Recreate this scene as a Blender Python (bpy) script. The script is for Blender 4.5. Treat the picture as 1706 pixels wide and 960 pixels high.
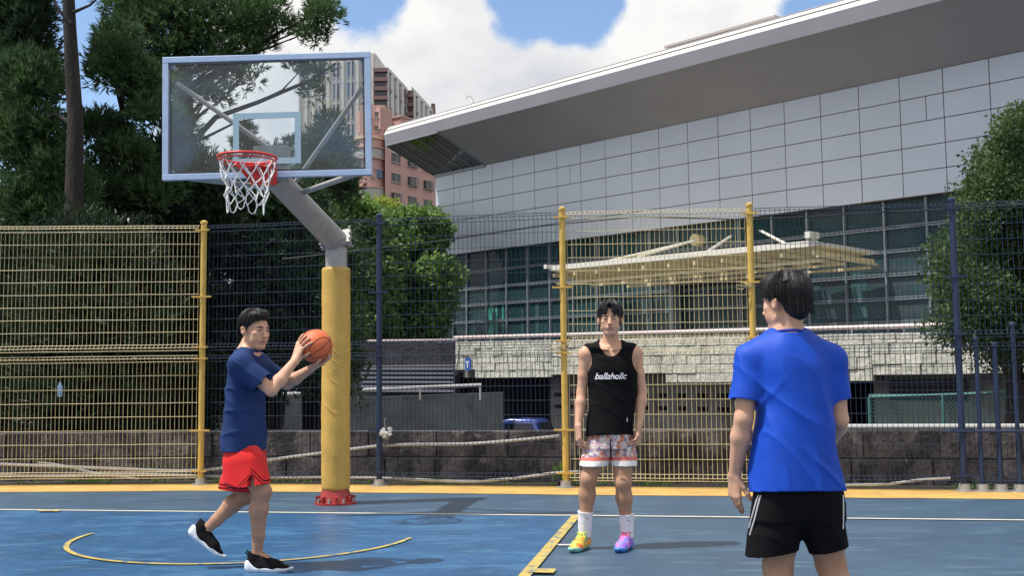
import bpy, bmesh, math, random
import numpy as np
from mathutils import Vector, Matrix

R = math.radians
random.seed(7); rng = np.random.default_rng(7)
scene = bpy.context.scene
for o in list(bpy.data.objects): bpy.data.objects.remove(o)

# ------------------------------------------------------------------ camera
FOC, HY, ROLL, CAMH = 1800.0, 632.0, -0.0107, 1.17      # lens in px of a 1706 px wide frame, horizon row, roll, camera height (m)
PITCH = math.atan((HY - 480) / FOC)
_c, _s, _ca, _sa = math.cos(ROLL), math.sin(ROLL), math.cos(PITCH), math.sin(PITCH)
cam_d = bpy.data.cameras.new('camera'); cam = bpy.data.objects.new('camera', cam_d)
scene.collection.objects.link(cam); scene.camera = cam
cam_d.sensor_width = 36; cam_d.lens = 36 * FOC / 1706; cam_d.clip_start = .1; cam_d.clip_end = 5000
right = Vector((_c, -_s * _sa, _s * _ca)); up = Vector((-_s, -_c * _sa, _c * _ca)); back = Vector((0, -_ca, -_sa))
cam.matrix_world = Matrix(((right.x, up.x, back.x, 0), (right.y, up.y, back.y, 0), (right.z, up.z, back.z, CAMH), (0, 0, 0, 1)))

def ray(px, py):                                          # direction of a sight line of the survey photo
    x = px - 853; y = 480 - py
    x, y = _c * x - _s * y, _s * x + _c * y
    return np.array([x, FOC * _ca - y * _sa, FOC * _sa + y * _ca])
def G(px, py, z=0.0):
    d = ray(px, py); t = (z - CAMH) / d[2]; return d * t + [0, 0, CAMH]
def AT(px, py, Y):
    d = ray(px, py); return d * (Y / d[1]) + [0, 0, CAMH]
def PL(px, py, O, n):
    d = ray(px, py); n = np.array([n[0], n[1], 0.]); t = n @ (np.array(O) - [0, 0, CAMH]) / (n @ d); return d * t + [0, 0, CAMH]

# ------------------------------------------------------------------ sun, sky, exposure
SUN_DIR = np.array([-0.44, -0.10, 0.89]); SUN_DIR /= np.linalg.norm(SUN_DIR)
SUN_EL = math.asin(SUN_DIR[2]); SUN_AZ = math.atan2(SUN_DIR[0], SUN_DIR[1])
sl = bpy.data.lights.new('sun', 'SUN'); sl.energy = 3.9; sl.angle = R(.55); sl.color = (1, .96, .9)
so = bpy.data.objects.new('sun', sl); scene.collection.objects.link(so)
so.rotation_euler = Vector(SUN_DIR).to_track_quat('Z', 'Y').to_euler()
scene.view_settings.view_transform = 'Standard'; scene.view_settings.look = 'None'
scene.view_settings.exposure = 0.45; scene.view_settings.gamma = 1

world = bpy.data.worlds.new('World'); scene.world = world; world.use_nodes = True
nt = world.node_tree; nt.nodes.clear()
def N(tree, typ, **kw):
    n = tree.nodes.new(typ)
    for k, v in kw.items(): setattr(n, k, v)
    return n
def math_(tree, op, a, b=None, clamp=False):
    n = N(tree, 'ShaderNodeMath', operation=op); n.use_clamp = clamp
    for i, v in enumerate((a, b)):
        if v is None: continue
        if isinstance(v, (int, float)): n.inputs[i].default_value = v
        else: tree.links.new(v, n.inputs[i])
    return n.outputs[0]
sky = N(nt, 'ShaderNodeTexSky', sky_type='NISHITA'); sky.sun_disc = False
sky.sun_elevation = SUN_EL; sky.sun_rotation = SUN_AZ; sky.air_density = 1.0; sky.dust_density = .3; sky.ozone_density = 2.5
tc = N(nt, 'ShaderNodeTexCoord')
def noise_w(scale, detail, rough, off=(0, 0, 0), sc=(1, 1, 1)):
    m = N(nt, 'ShaderNodeMapping'); m.inputs['Location'].default_value = off; m.inputs['Scale'].default_value = sc
    nt.links.new(tc.outputs['Generated'], m.inputs[0])
    n = N(nt, 'ShaderNodeTexNoise'); n.inputs['Scale'].default_value = scale; n.inputs['Detail'].default_value = detail; n.inputs['Roughness'].default_value = rough
    nt.links.new(m.outputs[0], n.inputs['Vector']); return n.outputs['Fac']
big = noise_w(2.6, 7, .55, (3.1, .4, 1.3), (1, 1, 1.5)); fine = noise_w(9, 9, .6, (1, 2, 3))
cover = math_(nt, 'ADD', math_(nt, 'MULTIPLY', big, .55), math_(nt, 'MULTIPLY', fine, .45))
cover = math_(nt, 'ADD', math_(nt, 'MULTIPLY', math_(nt, 'SUBTRACT', cover, .5), 3.2), .86)
def gap(px, py, rad, amount):                             # a clear patch of sky about a direction
    global cover
    d = ray(px, py); d = d / np.linalg.norm(d)
    s = N(nt, 'ShaderNodeVectorMath', operation='DISTANCE'); nt.links.new(tc.outputs['Generated'], s.inputs[0]); s.inputs[1].default_value = tuple(d)
    f = math_(nt, 'MULTIPLY', math_(nt, 'SUBTRACT', 1.0, math_(nt, 'DIVIDE', s.outputs['Value'], rad), True), amount)
    cover = math_(nt, 'SUBTRACT', cover, f)
gap(925, -55, .085, 1.7); gap(850, 50, .035, .35); gap(1420, -20, .07, 1.6); gap(590, -60, .09, 1.2); gap(110, 60, .17, 1.3); gap(1000, 20, .06, .6)
mr = N(nt, 'ShaderNodeMapRange'); mr.interpolation_type = 'SMOOTHSTEP'
nt.links.new(cover, mr.inputs[0]); mr.inputs[1].default_value = .36; mr.inputs[2].default_value = .66
# cloud body: bright with greyer folds
cr = N(nt, 'ShaderNodeValToRGB'); nt.links.new(noise_w(5.5, 6, .55, (8, 3, 2), (1, 1, 1.6)), cr.inputs[0])
cr.color_ramp.elements[0].position = .33; cr.color_ramp.elements[0].color = (3.5, 3.65, 3.95, 1)
cr.color_ramp.elements[1].position = .62; cr.color_ramp.elements[1].color = (5.3, 5.25, 5.15, 1)
mixw = N(nt, 'ShaderNodeMix', data_type='RGBA')
nt.links.new(mr.outputs[0], mixw.inputs[0]); nt.links.new(sky.outputs[0], mixw.inputs[6]); nt.links.new(cr.outputs[0], mixw.inputs[7])
bg = N(nt, 'ShaderNodeBackground'); bg.inputs[1].default_value = .135
nt.links.new(mixw.outputs[2], bg.inputs[0]); wo = N(nt, 'ShaderNodeOutputWorld'); nt.links.new(bg.outputs[0], wo.inputs[0])

# ------------------------------------------------------------------ materials
def mat(name, col, rough=.6, metal=0., spec=.5, noise=None, bump=None, sss=0., tint=None, coat=0.):
    """noise=(scale, amount, detail[, stretch]) varies the colour; tint=(colour, scale, threshold) adds worn patches; bump=(scale, strength)"""
    m = bpy.data.materials.new(name); m.use_nodes = True; t = m.node_tree; b = t.nodes['Principled BSDF']
    b.inputs['Roughness'].default_value = rough; b.inputs['Metallic'].default_value = metal
    b.inputs['Specular IOR Level'].default_value = spec; b.inputs['Base Color'].default_value = (*col, 1)
    if coat: b.inputs['Coat Weight'].default_value = coat; b.inputs['Coat Roughness'].default_value = .15
    if sss:
        b.inputs['Subsurface Weight'].default_value = sss; b.inputs['Subsurface Radius'].default_value = (1, .35, .2); b.inputs['Subsurface Scale'].default_value = .01
    co = N(t, 'ShaderNodeTexCoord'); cur = None
    def nz(scale, detail, stretch=(1, 1, 1), rg=.6):
        mp = N(t, 'ShaderNodeMapping'); mp.inputs['Scale'].default_value = stretch; t.links.new(co.outputs['Object'], mp.inputs[0])
        n = N(t, 'ShaderNodeTexNoise'); n.inputs['Scale'].default_value = scale; n.inputs['Detail'].default_value = detail; n.inputs['Roughness'].default_value = rg
        t.links.new(mp.outputs[0], n.inputs[0]); return n.outputs['Fac']
    if noise:
        st = noise[3] if len(noise) > 3 else (1, 1, 1)
        r = N(t, 'ShaderNodeValToRGB'); t.links.new(nz(noise[0], noise[2], st), r.inputs[0]); a = noise[1]
        r.color_ramp.elements[0].position = .3; r.color_ramp.elements[0].color = (*[c * (1 - a) for c in col], 1)
        r.color_ramp.elements[1].position = .7; r.color_ramp.elements[1].color = (*[min(1, c * (1 + a)) for c in col], 1)
        cur = r.outputs[0]
    if tint:
        for tn in (tint if isinstance(tint, list) else [tint]):
            st = tn[3] if len(tn) > 3 else (1, 1, 1)
            mrn = N(t, 'ShaderNodeMapRange'); t.links.new(nz(tn[1], 6, st, .65), mrn.inputs[0])
            mrn.inputs[1].default_value = tn[2]; mrn.inputs[2].default_value = tn[2] + .09
            mx = N(t, 'ShaderNodeMix', data_type='RGBA'); t.links.new(mrn.outputs[0], mx.inputs[0])
            if cur is None: mx.inputs[6].default_value = (*col, 1)
            else: t.links.new(cur, mx.inputs[6])
            mx.inputs[7].default_value = (*tn[0], 1); cur = mx.outputs[2]
    if cur is not None: t.links.new(cur, b.inputs['Base Color'])
    if bump:
        bp = N(t, 'ShaderNodeBump'); bp.inputs['Strength'].default_value = bump[1]; bp.inputs['Distance'].default_value = bump[2] if len(bump) > 2 else .01
        t.links.new(nz(bump[0], 5, bump[3] if len(bump) > 3 else (1, 1, 1)), bp.inputs['Height']); t.links.new(bp.outputs[0], b.inputs['Normal'])
    return m
def leaf_mat(name, c0, c1, scale=1.2, trans=.35):
    m = mat(name, c0, .55, spec=.3); t = m.node_tree; b = t.nodes['Principled BSDF']
    co = N(t, 'ShaderNodeTexCoord'); n = N(t, 'ShaderNodeTexNoise'); n.inputs['Scale'].default_value = scale; n.inputs['Detail'].default_value = 5
    t.links.new(co.outputs['Object'], n.inputs[0]); r = N(t, 'ShaderNodeValToRGB'); t.links.new(n.outputs['Fac'], r.inputs[0])
    r.color_ramp.elements[0].position = .35; r.color_ramp.elements[0].color = (*c0, 1); r.color_ramp.elements[1].position = .65; r.color_ramp.elements[1].color = (*c1, 1)
    t.links.new(r.outputs[0], b.inputs['Base Color'])
    tr = N(t, 'ShaderNodeBsdfTranslucent'); hs = N(t, 'ShaderNodeHueSaturation'); hs.inputs['Value'].default_value = 1.6; hs.inputs['Hue'].default_value = .48
    t.links.new(r.outputs[0], hs.inputs['Color']); t.links.new(hs.outputs[0], tr.inputs[0])
    mx = N(t, 'ShaderNodeMixShader'); mx.inputs[0].default_value = trans
    t.links.new(b.outputs[0], mx.inputs[1]); t.links.new(tr.outputs[0], mx.inputs[2]); t.links.new(mx.outputs[0], t.nodes['Material Output'].inputs[0]); return m
M = {}
M['court_grey'] = mat('court_grey', (.038, .080, .135), .42, noise=(1.1, .22, 6), tint=[((.07, .125, .18), 1.6, .54, (1, 4, 1)), ((.04, .075, .12), 2.4, .58, (1, 3, 1)), ((.15, .20, .25), 30, .645, (1, 3, 1)), ((.10, .155, .21), 6, .60, (1, 7, 1))], bump=(160, .25, .004))
M['court_blue'] = mat('court_blue', (.020, .088, .205), .36, noise=(1.3, .3, 6), tint=[((.04, .135, .27), 1.2, .52, (1, 3, 1)), ((.016, .075, .19), 1.9, .56, (1, 2.5, 1)), ((.12, .25, .37), 4, .58, (1, 7, 1)), ((.20, .32, .44), 9, .64, (1, 7, 1)), ((.25, .36, .46), 26, .66, (1, 4, 1))], bump=(160, .25, .004))
M['court_yellow'] = mat('court_yellow', (.52, .32, .09), .6, noise=(3, .22, 6), tint=[((.36, .24, .10), 4, .57, (1, 2, 1)), ((.2, .16, .1), 13, .66)], bump=(120, .3, .004))
M['line_yellow'] = mat('line_yellow', (.46, .35, .09), .5, noise=(9, .25, 6), tint=[((.05, .14, .24), 14, .54), ((.16, .2, .2), 3, .6)])
M['line_white'] = mat('line_white', (.66, .62, .52), .5, noise=(8, .15, 6), tint=((.2, .25, .3), 14, .68))
M['slab'] = mat('slab_concrete', (.17, .165, .155), .85, noise=(2, .3, 6), bump=(30, .5, .02))
M['soil'] = mat('soil', (.045, .04, .032), .95, noise=(8, .5, 8), tint=((.07, .09, .03), 7, .6), bump=(30, 1, .03))
M['asphalt'] = mat('asphalt', (.05, .05, .052), .9, noise=(2, .3, 7), bump=(90, .5, .01))
M['yellow_paint'] = mat('yellow_paint', (.56, .37, .085), .45, noise=(7, .14, 6), tint=((.30, .22, .12), 11, .67))
M['yellow_wire'] = mat('yellow_wire', (.52, .44, .25), .5, noise=(4, .18, 6))
M['navy_paint'] = mat('navy_paint', (.009, .022, .066), .5, noise=(7, .25, 6))
M['navy_wire'] = mat('navy_wire', (.022, .035, .075), .7, spec=.2)
M['steel'] = mat('galvanised_steel', (.36, .355, .35), .5, .45, noise=(14, .12, 7), tint=((.24, .22, .2), 7, .66))
M['alu'] = mat('aluminium', (.40, .52, .74), .35, .45, noise=(12, .1, 4))
M['pad'] = mat('yellow_vinyl', (.56, .345, .075), .5, noise=(3, .13, 6), tint=[((.42, .26, .07), 4, .60), ((.30, .2, .09), 15, .68, (1, 1, .4))], bump=(10, .25, .02))
M['red_paint'] = mat('red_paint', (.33, .03, .03), .45, noise=(9, .3, 6), tint=((.12, .04, .035), 12, .6))
M['rim_red'] = mat('rim_red', (.62, .045, .035), .4, noise=(30, .2, 4))
M['net'] = mat('net_cord', (.66, .66, .67), .8, noise=(40, .2, 3))
M['white_metal'] = mat('white_metal', (.66, .66, .66), .35, noise=(1.2, .05, 4))
M['seam'] = mat('seam_grey', (.33, .30, .29), .6)
M['fascia'] = mat('fascia_metal', (.30, .295, .34), .42, .2, noise=(.6, .05, 3))
M['soffit'] = mat('soffit_panel', (.29, .29, .33), .6, noise=(.35, .07, 4))
M['clad'] = mat('cladding', (.56, .62, .73), .38, .15, noise=(.5, .035, 4))
M['joint'] = mat('panel_joint', (.10, .09, .095), .7)
M['mull'] = mat('mullion', (.24, .28, .32), .4, .3)
M['dark_glass'] = mat('dark_glass', (.022, .105, .120), .05, spec=.5, noise=(.8, .3, 3))
M['glass_fold'] = mat('soffit_glass', (.02, .028, .02), .08, spec=.7, noise=(1.1, .8, 5))
M['green_pane'] = mat('green_panel', (.06, .38, .30), .4)  # flat green base colour for panels set over the glazing
M['curtain'] = mat('teal_panel', (.03, .085, .09), .6, noise=(2, .3, 3))
M['cream_steel'] = mat('cream_steel', (.64, .56, .34), .5, noise=(3, .1, 4))
M['canopy_white'] = mat('canopy_white', (.68, .67, .62), .45)
M['concrete'] = mat('concrete', (.22, .215, .205), .85, noise=(1.5, .22, 7), tint=((.12, .12, .11), 1.6, .56, (1, 1, .3)), bump=(20, .4, .02))
M['dark_concrete'] = mat('dark_concrete', (.115, .13, .13), .9, noise=(1.2, .35, 7), tint=((.04, .045, .04), 1.5, .55, (1, 1, .3)))
M['stone_dark'] = mat('dark_stone', (.05, .05, .056), .9, noise=(2, .5, 7), bump=(8, .8, .05))
M['bag'] = mat('silver_bag', (.5, .5, .5), .3, .4)
M['cup_blue'] = mat('blue_sign_paint', (.03, .10, .40), .5)
M['bottle_blue'] = mat('clear_blue_plastic', (.25, .45, .7), .2)
M['deep'] = mat('deep_shade', (.03, .034, .045), .95, noise=(1, .3, 5))  # concrete darkened in its colour to stand for underpass and louvre shade
M['brick_stone'] = mat('pale_stone', (.50, .50, .44), .85, noise=(2.2, .3, 7), tint=[((.20, .20, .17), 3.5, .6), ((.66, .64, .55), 6, .6)], bump=(7, .9, .05))
M['mortar'] = mat('mortar', (.12, .115, .10), .95)
M['low_wall'] = mat('weathered_block', (.095, .085, .085), .9, noise=(3.6, .6, 8), tint=[((.022, .020, .022), 2.0, .47, (1, 1, .5)), ((.19, .17, .165), 5, .60, (1, 1, .6)), ((.028, .026, .026), 7, .55, (1, 1, .3)), ((.30, .28, .27), 11, .68), ((.06, .065, .035), 4, .66)], bump=(18, .8, .03))
M['hose'] = mat('grey_hose', (.42, .42, .41), .6, noise=(12, .2, 4))
M['rail'] = mat('rail_metal', (.80, .68, .66), .3, .5)
M['pipe_white'] = mat('white_pipe', (.46, .46, .46), .45)
M['louver'] = mat('louver_grey', (.27, .29, .34), .5)
M['mauve'] = mat('mauve_balcony', (.22, .14, .14), .8)
M['pink'] = mat('pink_tile', (.50, .31, .275), .75, noise=(.12, .10, 6), tint=((.34, .2, .19), .25, .62, (1, 1, .25)))
M['beige'] = mat('beige_render', (.58, .56, .53), .8, noise=(.1, .08, 5))
M['brown_dark'] = mat('brown_panel', (.12, .085, .085), .8)
M['window_dark'] = mat('window_dark', (.035, .04, .05), .15, spec=.6)
M['window_blue'] = mat('window_blue', (.05, .09, .19), .12, spec=.7)
M['window_grey'] = mat('window_frame', (.38, .37, .36), .6)
M['chain_green'] = mat('green_chainlink', (.05, .17, .16), .5)
M['car_blue'] = mat('blue_car_paint', (.035, .07, .30), .25, .3, coat=.6)
M['car_glass'] = mat('car_glass', (.01, .012, .016), .05, spec=.7)
M['chrome'] = mat('chrome', (.6, .6, .62), .15, 1.)
M['bark'] = mat('bark', (.022, .018, .016), .95, noise=(5, .4, 7, (1, 1, .2)), bump=(12, 1, .04, (1, 1, .25)))
M['needle'] = leaf_mat('conifer_foliage', (.026, .062, .026), (.07, .14, .05), .9, .3)
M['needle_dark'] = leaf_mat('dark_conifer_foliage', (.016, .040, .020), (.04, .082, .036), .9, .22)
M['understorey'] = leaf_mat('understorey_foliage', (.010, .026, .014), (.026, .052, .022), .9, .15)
M['broad'] = leaf_mat('broad_foliage', (.065, .145, .035), (.15, .26, .075), .8, .42)
M['broad_lime'] = leaf_mat('lime_foliage', (.15, .22, .03), (.24, .30, .05), 1.0, .4)
M['fig'] = leaf_mat('banyan_foliage', (.03, .065, .022), (.07, .125, .04), 1.2, .3)
M['skin'] = mat('skin', (.60, .345, .235), .5, spec=.35, noise=(14, .10, 4), sss=.12, tint=((.50, .25, .18), 9, .62), bump=(260, .12, .002))
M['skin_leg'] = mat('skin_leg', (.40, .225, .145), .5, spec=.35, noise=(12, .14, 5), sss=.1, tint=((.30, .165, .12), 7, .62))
M['lip'] = mat('lip', (.43, .21, .175), .45, sss=.1)
M['lip_dark'] = mat('lip_line', (.13, .045, .04), .6)
M['brow'] = mat('brow', (.035, .026, .022), .8)
M['hair'] = mat('black_hair', (.008, .0075, .009), .5, spec=.3, noise=(60, .5, 4), bump=(90, .7, .004))
M['eye_white'] = mat('eye_white', (.14, .11, .10), .25)
M['iris'] = mat('iris', (.012, .008, .007), .15)
M['navy_cloth'] = mat('navy_cloth', (.016, .038, .125), .85, spec=.2, noise=(5, .22, 5), bump=(40, .12, .004))
M['red_cloth'] = mat('red_cloth', (.70, .018, .02), .6, spec=.3, noise=(6, .14, 4), bump=(60, .15, .004))
M['black_cloth'] = mat('black_cloth', (.0055, .0055, .0068), .85, spec=.12, noise=(6, .3, 4), bump=(50, .15, .004))
M['royal_cloth'] = mat('royal_cloth', (.004, .06, .46), .6, spec=.3, noise=(5, .18, 5), bump=(45, .12, .004))
M['royal_dark'] = mat('royal_collar', (.007, .03, .30), .7)
M['cloth_white'] = mat('white_trim', (.75, .75, .76), .7)
M['cloth_coral'] = mat('coral_trim', (.66, .16, .13), .7)
M['sock'] = mat('white_sock', (.74, .74, .80), .85, bump=(60, .5, .004, (1, 1, .1)))
M['shoe_black'] = mat('black_knit', (.007, .007, .008), .85, spec=.15, bump=(150, .5, .003))
M['rubber_white'] = mat('white_rubber', (.70, .74, .80), .5)
M['rubber_mint'] = mat('mint_rubber', (.20, .50, .42), .5)
M['rubber_blue'] = mat('blue_rubber', (.05, .22, .62), .5)
M['lace_yellow'] = mat('yellow_lace', (.62, .80, .05), .6)
M['lace_pink'] = mat('pink_lace', (.85, .10, .22), .6)
M['ball'] = mat('ball_leather', (.64, .135, .045), .55, noise=(5, .12, 4), bump=(420, .6, .002))
M['ball_seam'] = mat('ball_seam', (.05, .012, .01), .6)
M['text_white'] = mat('white_print', (.82, .80, .86), .6)
def multi(name, cols, scale, rough=.6, kind='noise'):
    m = mat(name, cols[0], rough); t = m.node_tree; b = t.nodes['Principled BSDF']; co = N(t, 'ShaderNodeTexCoord')
    if kind == 'noise':
        n = N(t, 'ShaderNodeTexNoise'); n.inputs['Detail'].default_value = 3; n.inputs['Scale'].default_value = scale; out = n.outputs['Fac']
    else:
        n = N(t, 'ShaderNodeTexVoronoi'); n.feature = 'F1'; n.distance = 'CHEBYCHEV'; n.inputs['Scale'].default_value = scale; n.inputs['Randomness'].default_value = .75
        sp = N(t, 'ShaderNodeSeparateColor'); t.links.new(n.outputs['Color'], sp.inputs[0]); out = sp.outputs[0]
    t.links.new(co.outputs['Object'], n.inputs['Vector'])
    r = N(t, 'ShaderNodeValToRGB'); r.color_ramp.interpolation = 'CONSTANT' if kind != 'noise' else 'LINEAR'; t.links.new(out, r.inputs[0])
    e = r.color_ramp.elements; lo, hi = ((.3, .7) if kind == 'noise' else (0, 1)); k = len(cols)
    pos = [lo + (hi - lo) * i / (k - (1 if kind == 'noise' else 0)) for i in range(k)]
    e[0].position = pos[0]; e[0].color = (*cols[0], 1); e[1].position = pos[1]; e[1].color = (*cols[1], 1)
    for i in range(2, k): x = e.new(pos[i]); x.color = (*cols[i], 1)
    last = r.outputs[0]
    if kind != 'noise':                                   # small scribbles inside the printed cells
        n2 = N(t, 'ShaderNodeTexNoise'); n2.inputs['Scale'].default_value = scale * 3.2; n2.inputs['Detail'].default_value = 2; t.links.new(co.outputs['Object'], n2.inputs[0])
        q = N(t, 'ShaderNodeValToRGB'); t.links.new(n2.outputs['Fac'], q.inputs[0]); q.color_ramp.interpolation = 'CONSTANT'
        q.color_ramp.elements[0].color = (.22, .14, .16, 1); q.color_ramp.elements[1].position = .42; q.color_ramp.elements[1].color = (1, 1, 1, 1)
        x = q.color_ramp.elements.new(.58); x.color = (.62, .50, .55, 1)
        mm = N(t, 'ShaderNodeMix', data_type='RGBA', blend_type='MULTIPLY'); mm.inputs[0].default_value = .85
        t.links.new(last, mm.inputs[6]); t.links.new(q.outputs[0], mm.inputs[7]); last = mm.outputs[2]
    t.links.new(last, b.inputs['Base Color']); return m
M['print'] = multi('printed_cloth', [(.72, .60, .60), (.62, .42, .42), (.70, .66, .66), (.25, .22, .34), (.66, .22, .08), (.74, .68, .62), (.38, .30, .48), (.60, .5, .5)], 42, .7, 'cells')
M['shoe_orange'] = multi('orange_upper', [(.80, .08, .06), (.92, .20, .04), (.85, .55, .05), (.12, .45, .16), (.9, .12, .08)], 30)
M['shoe_purple'] = multi('blue_purple_upper', [(.04, .10, .70), (.45, .06, .60), (.04, .30, .90), (.95, .12, .25), (.05, .12, .7)], 34)
# backboard glass: clear, faint blue, mirror-like sheen; patches of bluish glare painted in
g = mat('board_glass', (.3, .5, .75), .3); t = g.node_tree; b = t.nodes['Principled BSDF']
tr = N(t, 'ShaderNodeBsdfTransparent'); tr.inputs[0].default_value = (.93, .97, .985, 1); gl = N(t, 'ShaderNodeBsdfGlossy'); gl.inputs['Roughness'].default_value = .06
fr = N(t, 'ShaderNodeFresnel'); fr.inputs[0].default_value = 1.5
m1 = N(t, 'ShaderNodeMixShader'); t.links.new(fr.outputs[0], m1.inputs[0]); t.links.new(tr.outputs[0], m1.inputs[1]); t.links.new(gl.outputs[0], m1.inputs[2])
co = N(t, 'ShaderNodeTexCoord'); nn = N(t, 'ShaderNodeTexNoise'); nn.inputs['Scale'].default_value = 2.2; nn.inputs['Detail'].default_value = 3; t.links.new(co.outputs['Object'], nn.inputs[0])
mrn = N(t, 'ShaderNodeMapRange'); mrn.inputs[1].default_value = .45; mrn.inputs[2].default_value = .75; mrn.inputs[3].default_value = .0; mrn.inputs[4].default_value = .12; t.links.new(nn.outputs['Fac'], mrn.inputs[0])
m2 = N(t, 'ShaderNodeMixShader'); t.links.new(mrn.outputs[0], m2.inputs[0]); t.links.new(m1.outputs[0], m2.inputs[1]); t.links.new(b.outputs[0], m2.inputs[2])
t.links.new(m2.outputs[0], t.nodes['Material Output'].inputs[0]); M['board_glass'] = g

# ------------------------------------------------------------------ object helpers
def tag(o, label=None, cat=None, group=None, kind=None):
    if label: o['label'] = label
    if cat: o['category'] = cat
    if group: o['group'] = group
    if kind: o['kind'] = kind
    return o
def empty(name, loc, label, cat, group=None):
    o = bpy.data.objects.new(name, None); scene.collection.objects.link(o); o.location = tuple(float(v) for v in loc); o.empty_display_size = .2
    return tag(o, label, cat, group)
def origin_of(parent):
    v = Vector((0, 0, 0))
    while parent is not None: v += parent.location; parent = parent.parent
    return v
def link_mesh(name, V, F, mats, parent=None, midx=None, smooth=False, origin=None):
    """V are WORLD coordinates; F list of index tuples or an (n,4) array."""
    V = np.asarray(V, dtype=np.float64)
    off = np.array(origin if origin is not None else (0, 0, 0), float)
    if parent is not None: off = np.array(origin_of(parent))
    me = bpy.data.meshes.new(name); V = V - off
    if isinstance(F, np.ndarray):
        n, k = F.shape; me.vertices.add(len(V)); me.vertices.foreach_set('co', V.astype(np.float32).ravel())
        me.loops.add(n * k); me.loops.foreach_set('vertex_index', F.astype(np.int32).ravel())
        me.polygons.add(n); me.polygons.foreach_set('loop_start', np.arange(0, n * k, k, dtype=np.int32))
        try: me.polygons.foreach_set('loop_total', np.full(n, k, dtype=np.int32))
        except Exception: pass
    else: me.from_pydata([tuple(v) for v in V], [], F)
    if not isinstance(mats, (list, tuple)): mats = [mats]
    for m in mats: me.materials.append(M[m] if isinstance(m, str) else m)
    if midx is not None: me.polygons.foreach_set('material_index', np.asarray(midx, dtype=np.int32))
    if smooth: me.polygons.foreach_set('use_smooth', np.ones(len(me.polygons), dtype=bool))
    me.update(calc_edges=True); me.validate()
    o = bpy.data.objects.new(name, me); scene.collection.objects.link(o)
    if parent is not None: o.parent = parent
    else: o.location = tuple(off)
    return o
class MB:                                                 # collects boxes, bars and tubes into one mesh
    def __init__(s): s.V = []; s.F = []; s.I = []; s.n = 0; s.sm = False
    def add(s, V, F, mi=0):
        s.V.append(np.asarray(V, float)); s.F += [tuple(i + s.n for i in f) for f in F]; s.I += [mi] * len(F); s.n += len(V); return s
    def box(s, c, size, rot=None, mi=0):
        h = np.array(size) / 2; v = np.array([[x, y, z] for x in (-1, 1) for y in (-1, 1) for z in (-1, 1)]) * h
        if rot is not None: v = v @ np.array(rot).T
        return s.add(v + np.array(c), [(0, 1, 3, 2), (4, 6, 7, 5), (0, 4, 5, 1), (2, 3, 7, 6), (0, 2, 6, 4), (1, 5, 7, 3)], mi)
    def bar(s, a, b, w, h, upv=(0, 0, 1), mi=0):
        a = np.array(a, float); b = np.array(b, float); d = b - a; L = np.linalg.norm(d); d /= L
        u_ = np.array(upv, float); x = np.cross(d, u_); x /= np.linalg.norm(x); z = np.cross(x, d)
        return s.box((a + b) / 2, (w, L, h), np.stack([x, d, z], 1), mi)
    def quadz(s, pts, z0, z1, mi=0):                       # prism over a plan polygon
        n = len(pts); v = [(p[0], p[1], z0) for p in pts] + [(p[0], p[1], z1) for p in pts]
        return s.add(v, [tuple(range(n))[::-1], tuple(range(n, 2 * n))] + [(i, (i + 1) % n, n + (i + 1) % n, n + i) for i in range(n)], mi)
    def tube(s, pts, r, sides=8, mi=0, cap=True, closed=False):
        pts = np.array(pts, float); n = len(pts); r = np.broadcast_to(np.array(r, float), (n,))
        if closed: tg = np.roll(pts, -1, 0) - np.roll(pts, 1, 0)
        else: tg = np.gradient(pts, axis=0)
        tg /= np.linalg.norm(tg, axis=1)[:, None] + 1e-12
        ref = np.array([0, 0, 1.]) if abs(tg[0][2]) < .9 else np.array([1., 0, 0]); V = []
        x = np.cross(tg[0], ref); x /= np.linalg.norm(x)
        for i in range(n):
            x = x - tg[i] * (x @ tg[i]); x /= np.linalg.norm(x) + 1e-12; y = np.cross(tg[i], x)
            for k in range(sides):
                a = 2 * math.pi * k / sides; V.append(pts[i] + r[i] * (x * math.cos(a) + y * math.sin(a)))
        F = []
        for i in range(n if closed else n - 1):
            j = (i + 1) % n
            for k in range(sides): F.append((i * sides + k, i * sides + (k + 1) % sides, j * sides + (k + 1) % sides, j * sides + k))
        if cap and not closed: F += [tuple(range(sides))[::-1], tuple((n - 1) * sides + k for k in range(sides))]
        return s.add(V, F, mi)
    def build(s, name, mats, parent=None, smooth=False, origin=None, bevel=0):
        o = link_mesh(name, np.concatenate(s.V), s.F, mats, parent, s.I, smooth, origin)
        if bevel: b = o.modifiers.new('bevel', 'BEVEL'); b.width = bevel; b.segments = 2; b.limit_method = 'ANGLE'
        if smooth:
            try: o.data.set_sharp_from_angle(angle=R(40))
            except Exception: pass
        return o
# ------------------------------------------------------------------ ground, court
TH = .1662
EU = np.array([math.cos(TH), -math.sin(TH), 0]); EV = np.array([-math.sin(TH), -math.cos(TH), 0])   # along the baseline, into the court
def CT(u, v, z=0.0): return EU * u + EV * (v - 9.28) + np.array([0, 0, z])
FD = np.array([math.cos(R(11.2)), -math.sin(R(11.2)), 0]); FN = np.array([-math.sin(R(11.2)), -math.cos(R(11.2)), 0])  # fence direction and its court side
F0 = np.array([.57, 11.72, 0])
TB = -4.02; FD2 = np.array([math.cos(R(2.2)), -math.sin(R(2.2)), 0]); FN2 = np.array([FD2[1], -FD2[0], 0])   # the fence line bends at the first yellow post
def FP(t, n=0., z=0.):
    p = F0 + FD * t + FN * n if t >= TB else F0 + FD * TB + FD2 * (t - TB) + FN2 * n
    return p + np.array([0, 0, z])
LOW = -2.4
def ground_sheet():
    b = MB(); b.box((0, 300, LOW - .25), (1600, 1400, .5)); return b.build('ground', 'asphalt')
tag(ground_sheet(), kind='structure')
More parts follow.
